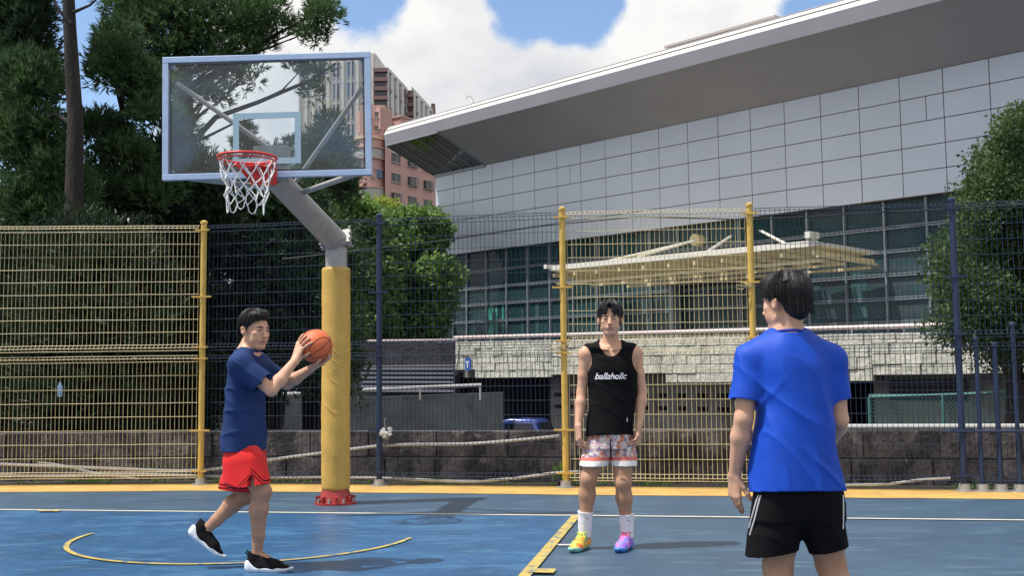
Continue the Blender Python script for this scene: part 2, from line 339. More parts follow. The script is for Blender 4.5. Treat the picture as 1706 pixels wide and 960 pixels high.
b = MB(); b.quadz([FP(-40, -1.0)[:2], FP(-40, 40)[:2], FP(40, 40)[:2], FP(40, -1.0)[:2], FP(TB, -1.0)[:2]], LOW, -.012)
tag(b.build('court_slab', 'slab'), kind='structure')
def sheet(name, polys, m, z, kind='structure'):
    b = MB()
    for p in polys:
        p = [np.array([q[0], q[1], z]) for q in p]; 
        if np.cross(p[1] - p[0], p[2] - p[0])[2] < 0: p = p[::-1]
        b.add(p, [tuple(range(len(p)))])
    return tag(b.build(name, m), kind=kind)
LANE = -1.02; UC = -3.37; LHW = 2.36
sheet('court', [[FP(-30, -.15), FP(TB - .001, -.15), FP(30, -.15), FP(30, 30), FP(-30, 30)]], 'court_grey', 0.0)
sheet('painted_key', [[CT(UC - 6, 0), CT(LANE, 0), CT(LANE, 5.8), CT(UC - 6, 5.8)]], 'court_blue', .004)
def wig(t, k): return .012 * math.sin(t * 2.3 + k) + .008 * math.sin(t * 6.1 + 2 * k)
yb = []
for i in range(60):
    t0, t1 = -15 + i * .5, -15 + (i + 1) * .5
    yb.append([FP(t0, -.13), FP(t1, -.13), FP(t1, .70 + wig(t1, 1)), FP(t0, .70 + wig(t0, 1))])
sheet('yellow_border', yb, 'court_yellow', .004)
lw = .05
sheet('baseline', [[CT(-9.5, -lw / 2), CT(9.5, -lw / 2), CT(9.5, lw / 2), CT(-9.5, lw / 2)]], 'line_white', .008)
def strip(p, q, w):                                       # p, q in court coordinates
    p = np.array(p, float); q = np.array(q, float); d = (q - p) / np.linalg.norm(q - p); n = np.array([-d[1], d[0]]) * w / 2
    return [CT(*(p + n)), CT(*(q + n)), CT(*(q - n)), CT(*(p - n))]
lines = [strip((LANE, .03), (LANE, 5.8), .075)]
pts = []
rc = 1.27; vc = 1.42
for i in range(49):
    a = math.pi * i / 48; pts.append((UC + rc * math.cos(a), vc + rc * math.sin(a)))
for i in range(48):
    (u0, v0), (u1, v1) = pts[i], pts[i + 1]; a0 = math.pi * i / 48; a1 = math.pi * (i + 1) / 48
    f = lambda a, r_: CT(UC + r_ * math.cos(a), vc + r_ * math.sin(a))
    lines.append([f(a0, rc + .019), f(a1, rc + .019), f(a1, rc - .019), f(a0, rc - .019)])
sheet('key_markings', lines, 'line_yellow', .012)
gm = G(896, 955); hu = gm @ EU; hv = gm @ EV + 9.28
sheet('lane_block', [[CT(LANE - .0, hv - .06), CT(LANE + .16, hv - .06), CT(LANE + .16, hv + .08), CT(LANE, hv + .08)]], 'line_yellow', .016)
p1, p2 = G(929, 912), G(962, 912)
sheet('lane_tick', [[p1 + [0, -.02, 0], p2 + [0, -.02, 0], p2 + [0, .02, 0], p1 + [0, .02, 0]]], 'line_white', .016)
p1 = G(85, 853)
sheet('baseline_tick', [[p1 + [-.12, .0, 0], p1 + [.12, -.02, 0], p1 + [.1, -.11, 0], p1 + [-.06, -.11, 0]]], 'line_yellow', .016)
sheet('soil_strip', [[FP(TB, -.95), FP(20, -.95), FP(20, -.13), FP(TB, -.13)], [FP(-20, -.95), FP(TB, -.95), FP(TB, -.13), FP(-20, -.13)]], 'soil', .006)
# weeds along the wall foot
V, F = [], []
for i in range(2600):
    t_ = rng.uniform(-11, 6); cl = math.sin(t_ * 3.1) + math.sin(t_ * 7.7 + 1)
    if cl < rng.uniform(-.6, 1.6): continue
    p = FP(t_, rng.uniform(-.5, -.16), .006); a = rng.uniform(0, 6.28); h_ = rng.uniform(.03, .09); w = rng.uniform(.006, .014); l = rng.uniform(.0, .05)
    d = np.array([math.cos(a), math.sin(a), 0]); e = np.array([-d[1], d[0], 0]) * w
    k = len(V); V += [p - e, p + e, p + d * l + [0, 0, h_]]; F.append((k, k + 1, k + 2))
tag(link_mesh('weeds', V, F, 'broad'), kind='stuff', label='tufts of small weeds growing along the foot of the stained low wall', cat='weeds')

# ------------------------------------------------------------------ low wall behind the fence
def block_wall(name, label, cat, O, d, n, L, z0, z1, thick, bw, bh, mats, gap=.012, jit=.012, group=None, rough=0., zfun=None):
    """stacked blocks as real chamfered boxes in front of a mortar core; O left foot, d along, n front"""
    b = MB(); O = np.array(O, float); nz = max(1, round((z1 - z0) / bh)); hh = (z1 - z0) / nz
    rot = np.stack([d, n, [0, 0, 1]], 1)
    b.box(O + d * L / 2 - n * (thick / 2) + [0, 0, (z0 + z1) / 2 - .01], (L, thick - .04, z1 - z0 - .02), rot, 1)
    for j in range(nz):
        x = -rng.uniform(0, bw)
        while x < L:
            w = bw * rng.uniform(.8, 1.25); a, e = max(x, 0), min(x + w, L)
            if e - a > .03:
                o_ = rng.uniform(-jit, jit)
                b.box(O + d * (a + e) / 2 - n * (thick / 2 - .02 - o_) + [0, 0, z0 + hh * (j + .5)], (e - a - gap, thick, hh - gap), rot, 0)
            x += w
    o = b.build(name, mats, bevel=.008); return tag(o, label, cat, group)
block_wall('low_wall', 'long low dark stained block wall behind the fence right of the first yellow post', 'wall', FP(TB, -.55), FD, FN, 14, -.02, .585, .22, .68, .31, ['low_wall', 'mortar'])
block_wall('low_wall', 'left stretch of the low stained block wall behind the first yellow panel', 'wall', FP(TB, -.55) - FD2 * 12, FD2, FN2, 12, -.02, .585, .22, .68, .31, ['low_wall', 'mortar'])
b = MB(); b.tube([FP(2.9, -.60, .62), FP(5.0, -.60, .62), FP(9, -.60, .62)], .028, 8)
tag(b.build('pipe', 'pipe_white', smooth=True), 'pale pipe lying on top of the low wall on the right', 'pipe')

# ------------------------------------------------------------------ mesh fence
fence = empty('mesh_fence', FP(0), 'tall yellow and navy welded wire mesh fence behind the baseline', 'fence')
postx = [(-90, 'yellow'), (334, 'yellow'), (632, 'navy'), (943, 'yellow'), (1262, 'yellow'), (1607, 'navy'), (1990, 'navy')]
def on_fence(px):
    d = ray(px, 815); n = FN; t_ = (F0 @ n) / (d @ n); p = d * t_; t_ = (p - F0) @ FD
    if t_ < TB: n = FN2; Q = F0 + FD * TB; k = (Q @ n) / (d @ n); t_ = TB + (d * k - Q) @ FD2
    return t_
pt = [on_fence(p[0]) for p in postx]
HT = [3.06, 3.03, 3.03, 3.02, 2.98, 2.95, 2.95]
def post(t_, h_, colour, r=.034, n=0., brackets=True):
    m_ = 'yellow_paint' if colour == 'yellow' else 'navy_paint'; b = MB(); p = FP(t_, n)
    b.tube([p + [0, 0, .0], p + [0, 0, h_ - .01]], r, 16); b.tube([p + [0, 0, h_ - .012], p + [0, 0, h_ + .012], p + [0, 0, h_ + .03]], [r + .008, r + .008, r * .4], 16)
    o = b.build('post', m_, fence, smooth=True); o['label'] = colour + ' round steel fence post'
    b = MB(); b.tube([p + [0, 0, .0], p + [0, 0, .015], p + [0, 0, .016], p + [0, 0, .075], p + [0, 0, .076]], [.10, .10, .062, .058, .036], 18)
    f_ = b.build('base_collar', 'steel', o, smooth=True)
    if brackets:
        for z in (.42 * .33 + .02, .62, 1.445, 1.575, 2.16, h_ - .09):
            b = MB(); w = .115 if z in (.62, 2.16) else .085
            b.box(p + FN * (r + .006) + [0, 0, z], (w * 2, .008, .020), np.stack([FD if t_ > TB - .01 else FD2, FN, [0, 0, 1]], 1))
            b.tube([p + [0, 0, z - .012], p + [0, 0, z + .012]], r + .005, 14)
            for s_ in (-1, 1):
                q = p + FD * s_ * (w - .02) + FN * (r + .012) + [0, 0, z]; b.tube([q, q + FN * .012], .011, 6)
            b.build('bracket', m_, o)
    return o
for k, (t_, (px, c_)) in enumerate(zip(pt, postx)): post(t_, HT[k], c_)
def mesh_panel(ta, tb, za, zb, ha, hb, colour):
    """one welded panel, folded into a triangular beam at its top and bottom edges"""
    m_ = 'yellow_wire' if colour == 'yellow' else 'navy_wire'; b = MB(); rw = .0027; L = tb - ta
    nv = int(L / .05); fo = .045; fh = .075
    def P_(t_, n, zf, rise): return FP(t_, n + .006 * math.sin(t_ * 2.1 + za) , za + zf + rise)
    rise = lambda t_: (t_ - ta) / L * (hb - ha) + 0.0
    H_ = zb - za
    sh = lambda i: .002 * math.sin(i * 1.7)
    for i in range(nv + 1):
        t_ = ta + (L - nv * .05) / 2 + i * .05; r_ = rise(t_)
        pts = [P_(t_, 0, 0, 0), P_(t_, fo, fh / 2, 0), P_(t_, -.004, fh, 0), P_(t_ + sh(i), 0, H_ * .5, r_ * .5), P_(t_, -.004, H_ - fh, r_), P_(t_, fo, H_ - fh / 2, r_), P_(t_, 0, H_, r_)]
        b.tube(pts, rw, 4, cap=False)
    zs = [(0.004, .004), (fh / 2, fo + .004), (fh, 0), (H_ - fh, 0), (H_ - fh / 2, fo + .004), (H_ - .004, .004)]
    k = int(round((H_ - 2 * fh) / .15)); zs += [(fh + (H_ - 2 * fh) * j / k, .003) for j in range(1, k)]
    for zz, n in zs:
        r2 = .0036 if zz < fh + .01 or zz > H_ - fh - .01 else .0029
        q = []
        for j in range(17):
            t_ = ta + L * j / 16; q.append(P_(t_, n, zz + .0012 * math.sin(j * 1.3 + zz * 7), rise(t_) * zz / H_))
        b.tube(q, r2, 5, cap=False)
    o = b.build('mesh_panel', m_, fence); o['label'] = colour + ' welded wire mesh panel'; return o
colours = ['yellow', 'navy', 'navy', 'yellow', 'navy', 'navy']
for k in range(6):
    a_, b_ = pt[k] + .05, pt[k + 1] - .05; 
    mesh_panel(a_, b_, .075, 1.485, 0, 0, colours[k]); mesh_panel(a_, b_, 1.535, HT[k] - .03, 0, HT[k + 1] - HT[k], colours[k])
for px, h_ in ((1637, 1.52), (1668, 1.46), (1700, 1.66)):
    post(on_fence(px), h_, 'navy', .022, .0, False)
b = MB(); b.tube([FP(on_fence(1575), .045, .60), FP(on_fence(1760), .045, .60)], .014, 8)
b.build('tie_bar', 'navy_paint', fence, smooth=True)
def wire_knot(p, m_):
    b = MB()
    for k in range(4):
        pts = [p + np.array([.046 * math.cos(a), .046 * math.sin(a), .012 * k - .02 + .012 * math.sin(2 * a + k)]) for a in np.linspace(0, 6.28, 14)]
        b.tube(pts, .004, 5)
    for s_ in (0, 1, 2): b.tube([p + [-.03, -.04, .01 * s_ - .01], p + [-.10, -.055, .03 - .04 * s_], p + [-.15, -.04, .035 - .035 * s_]], .0045, 5)
    return b.build('tie_wire', m_, fence, smooth=True)
wire_knot(FP(on_fence(1260), 0, 2.13), 'yellow_wire'); wire_knot(FP(on_fence(943), 0, 1.51), 'yellow_wire')

# hoses, bag
def hose(px_pts, n, r, label):
    pts = []
    for px, py in px_pts:
        d = ray(px, py); q_ = FP(on_fence(px), n); p = d * (q_[1] / d[1]) + [0, 0, CAMH]; p[2] = max(p[2], r + .01); pts.append(p)
    pts = np.array(pts); tt = np.linspace(0, len(pts) - 1, (len(pts) - 1) * 8 + 1)
    P3 = np.stack([np.interp(tt, np.arange(len(pts)), pts[:, i]) for i in range(3)], 1)
    K = np.ones(7) / 7; Q = np.stack([np.convolve(np.pad(P3[:, i], 3, mode='edge'), K, 'valid') for i in range(3)], 1)
    b = MB(); b.tube(Q, r, 8); tag(b.build('hose', 'hose', smooth=True), label, 'hose')
hose([(-60, 772), (60, 776), (180, 781), (335, 787), (440, 768), (560, 752), (650, 741), (780, 741), (860, 734), (941, 726)], -.06, .017, 'upper grey hose rising along the fence to the second yellow post')
hose([(-60, 790), (80, 795), (200, 790), (340, 794), (460, 797), (600, 796), (700, 800), (780, 804), (860, 798), (940, 786), (1000, 788)], -.10, .016, 'lower grey hose sagging along the foot of the fence')
hose([(1290, 812), (1400, 809), (1480, 808), (1530, 800), (1590, 797)], -.09, .014, 'short pale hose on the ground behind the right fence bay')
hose([(60, 771), (100, 775), (160, 790), (240, 800)], -.2, .014, 'thin grey hose drooping behind the left yellow panel')

b = MB(); q = FP(on_fence(644), .04, .585); 
for k in range(7): b.tube([q + [rng.uniform(-.05, .05), rng.uniform(-.02, .03), rng.uniform(-.05, .05)] for _ in range(4)], [.012, .035, .03, .008], 7)
b.tube([q + [0, 0, .05], q + [-.01, -.02, .12], q + [.0, -.03, .17]], .005, 5)
tag(b.build('plastic_bag', 'bag', smooth=True), 'crumpled silver bag tied to the navy post beside the padded post', 'bag')
b = MB(); q = FP(on_fence(94), -.03, 1.02); b.tube([q, q + [0, 0, .01], q + [0, 0, .12], q + [0, 0, .15], q + [0, 0, .17]], [.02, .028, .028, .014, .014], 12)
tag(b.build('bottle', 'bottle_blue', smooth=True), 'small blue plastic bottle caught in the left yellow mesh', 'bottle')
cbl = MB(); pts = [AT(x, y, 14.5) for x, y in ((470, 432), (566, 421), (730, 402), (900, 377), (1060, 361), (1250, 366), (1500, 352), (1900, 330))]
cbl.tube(np.stack([np.interp(np.linspace(0, 7, 60), range(8), [p[i] for p in pts]) for i in range(3)], 1), .009, 5)
tag(cbl.build('overhead_cable', 'window_dark', smooth=True), 'thin dark cable strung across behind the top of the fence', 'cable')
# ------------------------------------------------------------------ sunken road side: retaining wall, louvred block, stone parapet, underpass
def plane_wall(name, label, cat, A, B, z0a, z0b, z1a, z1b, thick, m_, kind=None, parent=None):
    A = np.array(A, float); B = np.array(B, float); d = (B - A)[:2]; d /= np.linalg.norm(d); n = np.array([-d[1], d[0]]) * thick
    v = []
    for P_, z0, z1 in ((A, z0a, z1a), (B, z0b, z1b)):
        for q in (P_[:2], P_[:2] + n): v += [(*q, z0), (*q, z1)]
    b = MB(); b.add(v, [(0, 4, 5, 1), (2, 3, 7, 6), (1, 5, 7, 3), (0, 2, 6, 4), (0, 1, 3, 2), (4, 6, 7, 5)])
    o = b.build(name, m_, parent)
    return tag(o, label, cat, kind=kind) if parent is None else o
ra, rb = AT(-120, 690, 31), AT(838, 654, 34)
t_ = plane_wall('ramp_wall', 'grey green stone ramp wall behind the navy fence bay', 'wall', ra, rb, LOW, LOW, ra[2], rb[2], .35, 'dark_concrete')
b = MB(); b.tube([AT(300, 668, 32.9), AT(560, 652, 32.9), AT(700, 646, 33.3), AT(802, 642, 33.8)], .055, 8)
for px in (420, 560, 700, 800):
    q = AT(px, 650 if px < 700 else 645, 33.2); b.tube([q, q - [0, 0, .4]], .03, 6)
tag(b.build('handrail', 'pipe_white', smooth=True), 'white tubular handrail on top of the ramp wall', 'handrail')

BU = np.array([.653, -.757, 0]); BU /= np.linalg.norm(BU); BN = np.array([-BU[1] * -1, 0, 0]); BN = np.array([BU[1], -BU[0], 0])
O_par = AT(762, 600, 41.5); O_par[2] = 0
def PP(s, n, z): return O_par + BU * s + BN * n + np.array([0, 0, z])
def par_at(px, py, n=0.):
    p = PL(px, py, PP(0, n, 0), BN); return (p - O_par) @ BU, p[2]
# bank building with louvre on the left
la, lb = AT(330, 600, 43), AT(763, 600, 41.9)
louv = empty('louvred_block', (la[0], la[1], LOW), 'dark stone block with a grey louvred window left of the pale parapet', 'building')
plane_wall('wall', '', '', la, lb, LOW, LOW, 2.62, 2.62, 3, 'stone_dark', parent=louv)
b = MB()
l0, l1 = AT(603, 612, 42.1), AT(756, 612, 41.8); zt = l0[2]; zb_ = AT(603, 656, 42.1)[2]
dl = (l1 - l0); Ll = np.linalg.norm(dl[:2]); dl = dl / np.linalg.norm(dl); nl = np.array([dl[1], -dl[0], 0])
for k in range(5): b.bar(l0 + dl * Ll * k / 4 + nl * .02 + [0, 0, .02], l0 + dl * Ll * k / 4 + nl * .02 + [0, 0, zb_ - zt], .07, .07, (0, 1, 0))
for k in range(6):
    z = zt - (zt - zb_) * (k + .5) / 6; b.box((l0 + l1) / 2 * [1, 1, 0] + nl * .12 + [0, 0, z], (Ll, .05, .085), np.stack([dl, nl, [0, 0, 1]], 1))
b.bar(l0 + [0, 0, .03], l1 * [1, 1, 0] + [0, 0, l0[2] + .03], .1, .06)
b.build('louvre', 'louver', louv); b = MB(); b.box((l0 + l1) / 2 * [1, 1, 0] + nl * .06 + [0, 0, (zt + zb_) / 2], (Ll, .04, zt - zb_), np.stack([dl, nl, [0, 0, 1]], 1)); b.build('opening', 'deep', louv)  # opening is a dark sheet behind the slats, its shade painted in
b = MB(); b.tube([AT(300, 577, 41.5), AT(560, 569, 41.4), AT(762, 567, 41.2)], .05, 8)
b.build('roof_rail', 'rail', louv, smooth=True)

# stone parapet over the underpass
par = empty('stone_parapet', PP(0, 0, LOW), 'long pale stone parapet with a metal rail in front of the glazed hall', 'parapet')
bsegs = [(762, 795, 617), (795, 922, 630), (922, 1112, 624), (1112, 1262, 638), (1262, 1400, 640), (1400, 1457, 636), (1457, 1622, 625), (1622, 1900, 622)]
sR, zR = par_at(1620, 548); sL, zL = par_at(762, 567)
def ztop(s): return zL + (zR - zL) * (s - sL) / (sR - sL) - .06
b = MB(); cb = MB()
rot = np.stack([BU, BN, [0, 0, 1]], 1)
for (x0, x1, yb_) in bsegs:
    s0, z0 = par_at(x0, yb_); s1, z1 = par_at(x1, yb_ - (x1 - x0) * -.004); zz = (z0 + par_at(x1, yb_)[1]) / 2
    nb = max(2, int((ztop(s0) - zz) / .26)); 
    cb.add([PP(s0, -.02, zz + .01), PP(s1, -.02, zz + .01), PP(s1, -.02, ztop(s1)), PP(s0, -.02, ztop(s0)), PP(s0, -.5, zz + .01), PP(s1, -.5, zz + .01), PP(s1, -.5, ztop(s1)), PP(s0, -.5, ztop(s0))],
           [(0, 1, 2, 3), (5, 4, 7, 6), (3, 2, 6, 7), (0, 4, 5, 1), (0, 3, 7, 4), (1, 5, 6, 2)])
    for j in range(nb):
        s = s0 + .0
        while s < s1 - .02:
            w = rng.uniform(.32, .58); e = min(s + w, s1); m_ = (s + e) / 2; zt_ = ztop(m_); hh = (zt_ - zz) / nb
            b.box(PP(m_, rng.uniform(0, .05), zz + hh * (j + .5)), (max(e - s - .02, .02), .14, hh - .02), rot)
            s = e
cb.build('core', 'mortar', par); b.build('stone_facing', 'brick_stone', par, bevel=.015)
b = MB(); ss = np.linspace(-.1, 24.5, 24); b.tube([PP(s, .05, ztop(s) + .16) for s in ss], .065, 10)
for s in np.arange(.5, 24, 1.5): b.bar(PP(s, .0, ztop(s) - .05), PP(s, .0, ztop(s) + .14), .04, .04, (0, 1, 0))
b.build('rail', 'rail', par, smooth=True)
sb_, zb3 = par_at(784, 607); b = MB(); b.box(PP(sb_, .125, zb3), (.34, .03, .46), rot); b.box(PP(sb_, .145, zb3 + .08), (.20, .012, .05), rot, 1); b.box(PP(sb_, .145, zb3 - .04), (.05, .012, .20), rot, 1)
tag(b.build('wall_sign', ['cup_blue', 'cloth_white']), 'small blue and white sign on the left end of the pale stone parapet', 'sign')
b = MB(); b.quadz([PP(-.3, -.5, 0)[:2], PP(25, -.5, 0)[:2], PP(25, -9, 0)[:2], PP(-16, -9, 0)[:2], PP(-10, -3.6, 0)[:2]], 1.25, 2.0); tag(b.build('terrace', 'concrete'), kind='structure')
# underpass walls
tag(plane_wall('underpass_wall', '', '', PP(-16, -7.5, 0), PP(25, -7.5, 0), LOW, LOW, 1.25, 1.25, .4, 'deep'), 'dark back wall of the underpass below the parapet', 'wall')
s0, _ = par_at(917, 640, -1.2); s1, _ = par_at(1258, 640, -1.2)
sw = MB(); zt_ = 1.25; holes = [(.55, .80), (.05, .30)]
zrows = [LOW, .05, .22, .55, .72, 1.25]
for a_, c_ in ((LOW, .10), (.24, .52), (.66, 1.25)): sw.box(PP((s0 + s1) / 2, -1.35, (a_ + c_) / 2), (s1 - s0, .3, c_ - a_), rot)
nh = 11; Ls = s1 - s0
for z0, z1 in ((.10, .24), (.52, .66)):
    for k in range(nh + 1): 
        w = Ls / nh * .42; c_ = s0 + Ls * k / nh; lo_, hi_ = max(s0, c_ - w / 2), min(s1, c_ + w / 2)
        sw.box(PP((lo_ + hi_) / 2, -1.351, (z0 + z1) / 2), (hi_ - lo_, .298, z1 - z0), rot)
tag(sw.build('slotted_wall', 'concrete'), 'grey concrete wall with two rows of slots under the parapet', 'wall')
s0, _ = par_at(1455, 640, -1.2); s1 = 26
b = MB(); b.box(PP((s0 + s1) / 2, -1.35, -.6), (s1 - s0, .3, 3.7), rot); w_ = b.build('underpass_side_wall', 'concrete')
tag(w_, 'grey concrete wall with a dark grille behind the green chain link fence', 'wall')
b = MB(); 
for k in range(4): 
    sa, za = par_at(1480, 637 + k * 9, -1.1); sb2, _ = par_at(1610, 637, -1.1); b.box(PP((sa + sb2) / 2, -1.17, za), (sb2 - sa, .05, .1), rot)
b.build('grille', 'deep', w_)
s0, _ = par_at(1300, 640, -1.2); s1, _ = par_at(1455, 640, -1.2)
b = MB(); b.box(PP((s0 + s1) / 2, -1.7, (LOW - .2) / 2), (s1 - s0, .3, abs(LOW) - .2), rot); tag(b.build('sill_wall', 'concrete'), 'low grey wall under the dark opening beside the man in royal blue', 'wall')

# green chain link fence on the sunken side
cl = empty('chain_link_fence', AT(1530, 690, 20) * [1, 1, 0] + [0, 0, LOW], 'green chain link fence with two pale rails on the right', 'fence')
A0, A1 = AT(1448, 662, 19.5), AT(1760, 652, 17.5); dd = (A1 - A0) * [1, 1, 0]; Lc = np.linalg.norm(dd); dd /= Lc
b = MB(); b.tube([A0, A1], .022, 8); b.tube([A0 + [0, 0, .03], AT(1560, 659, 18.9) , AT(1760, 648, 17.5)], .02, 8)
b.build('top_rail', 'chain_green', cl, smooth=True)
for f_ in (0, .42, .75, 1.):
    b = MB(); q = A0 + (A1 - A0) * f_; b.tube([q, [q[0], q[1], LOW]], .03, 8); b.build('post', 'chain_green', cl, smooth=True)
b = MB(); hh = A0[2] - (-.75); nd = int(Lc / .07)
for k in range(-int(hh / .07), nd):
    for sg in (1, -1):
        x0 = k * .07; x1 = x0 + hh
        if sg == 1: a_, c_ = (x0, -hh), (x1, 0)
        else: a_, c_ = (x0, 0), (x1, -hh)
        (xa, za), (xb, zb2) = a_, c_
        if xb > Lc: tq = (Lc - xa) / (xb - xa); xb, zb2 = Lc, za + (zb2 - za) * tq
        if xa < 0: tq = (0 - xa) / (xb - xa); xa, za = 0, za + (zb2 - za) * tq
        if xb - xa > .01: b.tube([A0 + dd * xa + [0, 0, za], A0 + dd * xb + [0, 0, zb2]], .0032, 3, cap=False)
b.build('wire_mesh', 'chain_green', cl)

# blue pickup cab beyond the wall
def truck():
    c0 = AT(876, 697, 35); zr = c0[2]; O_ = np.array([c0[0], c0[1], LOW]); e = empty('parked_truck', O_, 'blue truck with only its cab roof showing above the low wall', 'truck')
    f_ = np.array([.93, -.36, 0]); f_ /= np.linalg.norm(f_); l_ = np.array([-f_[1], f_[0], 0]); W = .80
    def prof(pts, w0, w1, m_, name, parent, bev=.05, mi=None):
        V = []
        for s_ in (-1, 1):
            for (x, z) in pts:
                w = w0 + (w1 - w0) * max(0, min(1, (z - 1.05) / .9)); V.append(O_ + f_ * x + l_ * s_ * w + [0, 0, z])
        n = len(pts); F = [tuple(range(n)), tuple(range(2 * n - 1, n - 1, -1))] + [(i, n + i, n + (i + 1) % n, (i + 1) % n) for i in range(n)]
        b = MB(); b.add(V, F); return b.build(name, m_, parent, smooth=True, bevel=bev)
    H_ = zr - LOW
    body = prof([(-.75, .45), (1.25, .45), (1.28, .95), (1.02, 1.15), (.58, H_ - .12), (.42, H_ - .02), (-.30, H_), (-.62, H_ - .05), (-.75, H_ - .25)], W, W - .12, 'car_blue', 'cab', e)
    ws = MB(); 
    a0, a1 = (1.01, 1.20), (.62, H_ - .13)
    ws.add([O_ + f_ * (a0[0] + .03) - l_ * (W - .16) + [0, 0, a0[1]], O_ + f_ * (a0[0] + .03) + l_ * (W - .16) + [0, 0, a0[1]], O_ + f_ * (a1[0] + .03) + l_ * (W - .22) + [0, 0, a1[1]], O_ + f_ * (a1[0] + .03) - l_ * (W - .22) + [0, 0, a1[1]]], [(0, 1, 2, 3)])
    ws.build('windscreen', 'car_glass', e)
    for s_ in (-1, 1):
        b = MB(); zz = 1.22; zu = H_ - .16
        b.add([O_ + f_ * x + l_ * s_ * (w + .012) + [0, 0, z] for x, z, w in ((-.45, zz, W - .02), (.80, zz, W - .02), (.42, zu, W - .105), (-.45, zu, W - .105))], [(0, 1, 2, 3)]); b.build('side_window', 'car_glass', e)
    b = MB(); b.tube([O_ + f_ * x + l_ * -(w + .02) + [0, 0, z] for x, z, w in ((1.0, 1.2, W - .02), (.52, H_ - .13, W - .10), (-.5, H_ - .10, W - .1))], .014, 6); b.build('roof_trim', 'chrome', e, smooth=True)
    b = MB(); b.box(O_ - f_ * 1.9 + [0, 0, .8], (2.2, 1.6, .5), np.stack([f_, l_, [0, 0, 1]], 1)); b.build('cargo_bed', 'car_blue', e, bevel=.03)
    for x in (.75, -2.2):
        for s_ in (-1, 1):
            b = MB(); q = O_ + f_ * x + l_ * s_ * .68 + [0, 0, .32]; b.tube([q - l_ * .1, q + l_ * .1], .32, 20); b.build('wheel', 'window_dark', e, smooth=True)
truck()

# ------------------------------------------------------------------ glazed hall
O_b = AT(728, 560, 54.7) * [1, 1, 0]
def BP(s, n, z): return O_b + BU * s + BN * n + np.array([0, 0, z - s * (.007 + .0013 * z)])
def b_at(px, py, n=0.):
    p = PL(px, py, O_b + BN * n, BN); s = (p - O_b) @ BU; return s, (p[2] + .007 * s) / (1 - .0013 * s)
SL = 36.; hall = empty('glazed_hall', BP(0, 0, 2.), 'large modern hall with grey metal cladding, dark glazing and a sweeping white edged roof', 'building')
def bbox_(b, s0, s1, n0, n1, z0, z1, mi=0):
    v = [BP(s, n, z) for s in (s0, s1) for n in (n0, n1) for z in (z0, z1)]
    b.add(v, [(0, 1, 3, 2), (4, 6, 7, 5), (0, 4, 5, 1), (2, 3, 7, 6), (0, 2, 6, 4), (1, 5, 7, 3)], mi)
ZT, ZB, ZG = 11.62, 7.42, 1.9
b = MB(); bbox_(b, .02, SL, -14, -.3, ZG, ZT - .02); bbox_(b, 0, SL, -.3, -.012, ZB + .01, ZT, 0); b.build('core', 'joint', hall)
# cladding panels: real separate sheets with open joints
b = MB(); rows = np.linspace(ZT, ZB, 6); mod = 1.512
cuts0 = [.0, 1.5] + [1.5 + mod * k for k in range(1, 24)]
for j in range(5):
    z1, z0 = rows[j], rows[j + 1]; cuts = [c_ for c_ in cuts0 if c_ <= SL] + [SL]
    if j == 1: cuts = sorted(cuts + [2.0, 9.9, 26.6])
    for s0, s1 in zip(cuts[:-1], cuts[1:]):
        g_ = .016
        if s1 - s0 > .1: bbox_(b, s0 + g_, s1 - g_, -.012, .03 + rng.uniform(-.002, .002), z0 + g_, z1 - g_)
bbox_(b, -.02, .0, -6, .03, ZB, ZT)
b.build('cladding_panel', 'clad', hall)
# curtain wall
b = MB(); bbox_(b, .05, SL, -.34, -.30, ZG, ZB); b.build('glazing', 'dark_glass', hall)
b = MB(); v0 = [0.06, 1.03, 2.15] + [2.15 + 1.51 * k for k in range(1, 24)]
for s in v0:
    if s < SL: bbox_(b, s - .035, s + .035, -.30, -.20, ZG, ZB - .0)
for k in range(1, 7):
    z = ZB - .12 - .82 * k
    if z > ZG: bbox_(b, .06, SL, -.30, -.215, z - .06, z - .015); bbox_(b, .06, SL, -.30, -.215, z + .02, z + .055)
b.build('mullions', 'mull', hall)
for (px, w, ytop) in ((818, .35, 508), (827, .12, 512), (838, .12, 505), (895, .25, 505), (870, .10, 515), (1355, .5, 470), (1430, .6, 455), (1205, .35, 470)):
    b = MB(); s, z = b_at(px, ytop, -.3); bbox_(b, s - w / 2, s + w / 2, -.302, -.288, ZG + .9, z, 0 if px < 850 else 1); b.build('inner_panel', ['green_pane', 'curtain'], hall)
# roof: soffit, fascia, white edge
OV = 2.9; ZF = 12.85
def flare(s): return 1.0
b = MB()
sg = np.linspace(4.0, SL + 3, 12)
for s0, s1 in zip(sg[:-1], sg[1:]):
    v = [BP(s0, .03, ZT), BP(s1, .03, ZT), BP(s1, OV, ZF), BP(s0, OV, ZF), BP(s0, .03, ZT + .25), BP(s1, .03, ZT + .25), BP(s1, OV - .02, ZF + .25), BP(s0, OV - .02, ZF + .25)]
    b.add(v, [(0, 1, 2, 3), (7, 6, 5, 4)])
b.build('soffit', 'soffit', hall)
b = MB(); q0, q1 = BP(-.0, .03, ZT - .0), BP(4.0, .03, ZT); q2, q3 = BP(3.0, OV, ZF), BP(-1.2, OV, ZF)
E_ = [BP(-.1, .03, ZT), BP(4.0, .03, ZT), BP(4.0, OV, ZF), BP(-.3, OV, ZF)]
b.add(E_, [(0, 1, 2, 3)]); b.build('soffit_glass', 'glass_fold', hall)
b = MB()
for k in range(0, 6):
    f_ = k / 5; a_ = E_[0] * (1 - f_) + E_[1] * f_; c_ = E_[3] * (1 - f_) + E_[2] * f_; b.bar(a_ + [0, 0, -.015], c_ + [0, 0, -.015], .05, .05)
b.bar(E_[0] - BN * .0 + [0, 0, -.03], E_[1] + [0, 0, -.03], .16, .14); b.bar(E_[3] + [0, 0, -.02], E_[2] + [0, 0, -.02], .07, .07)
b.build('soffit_frame', 'mull', hall)
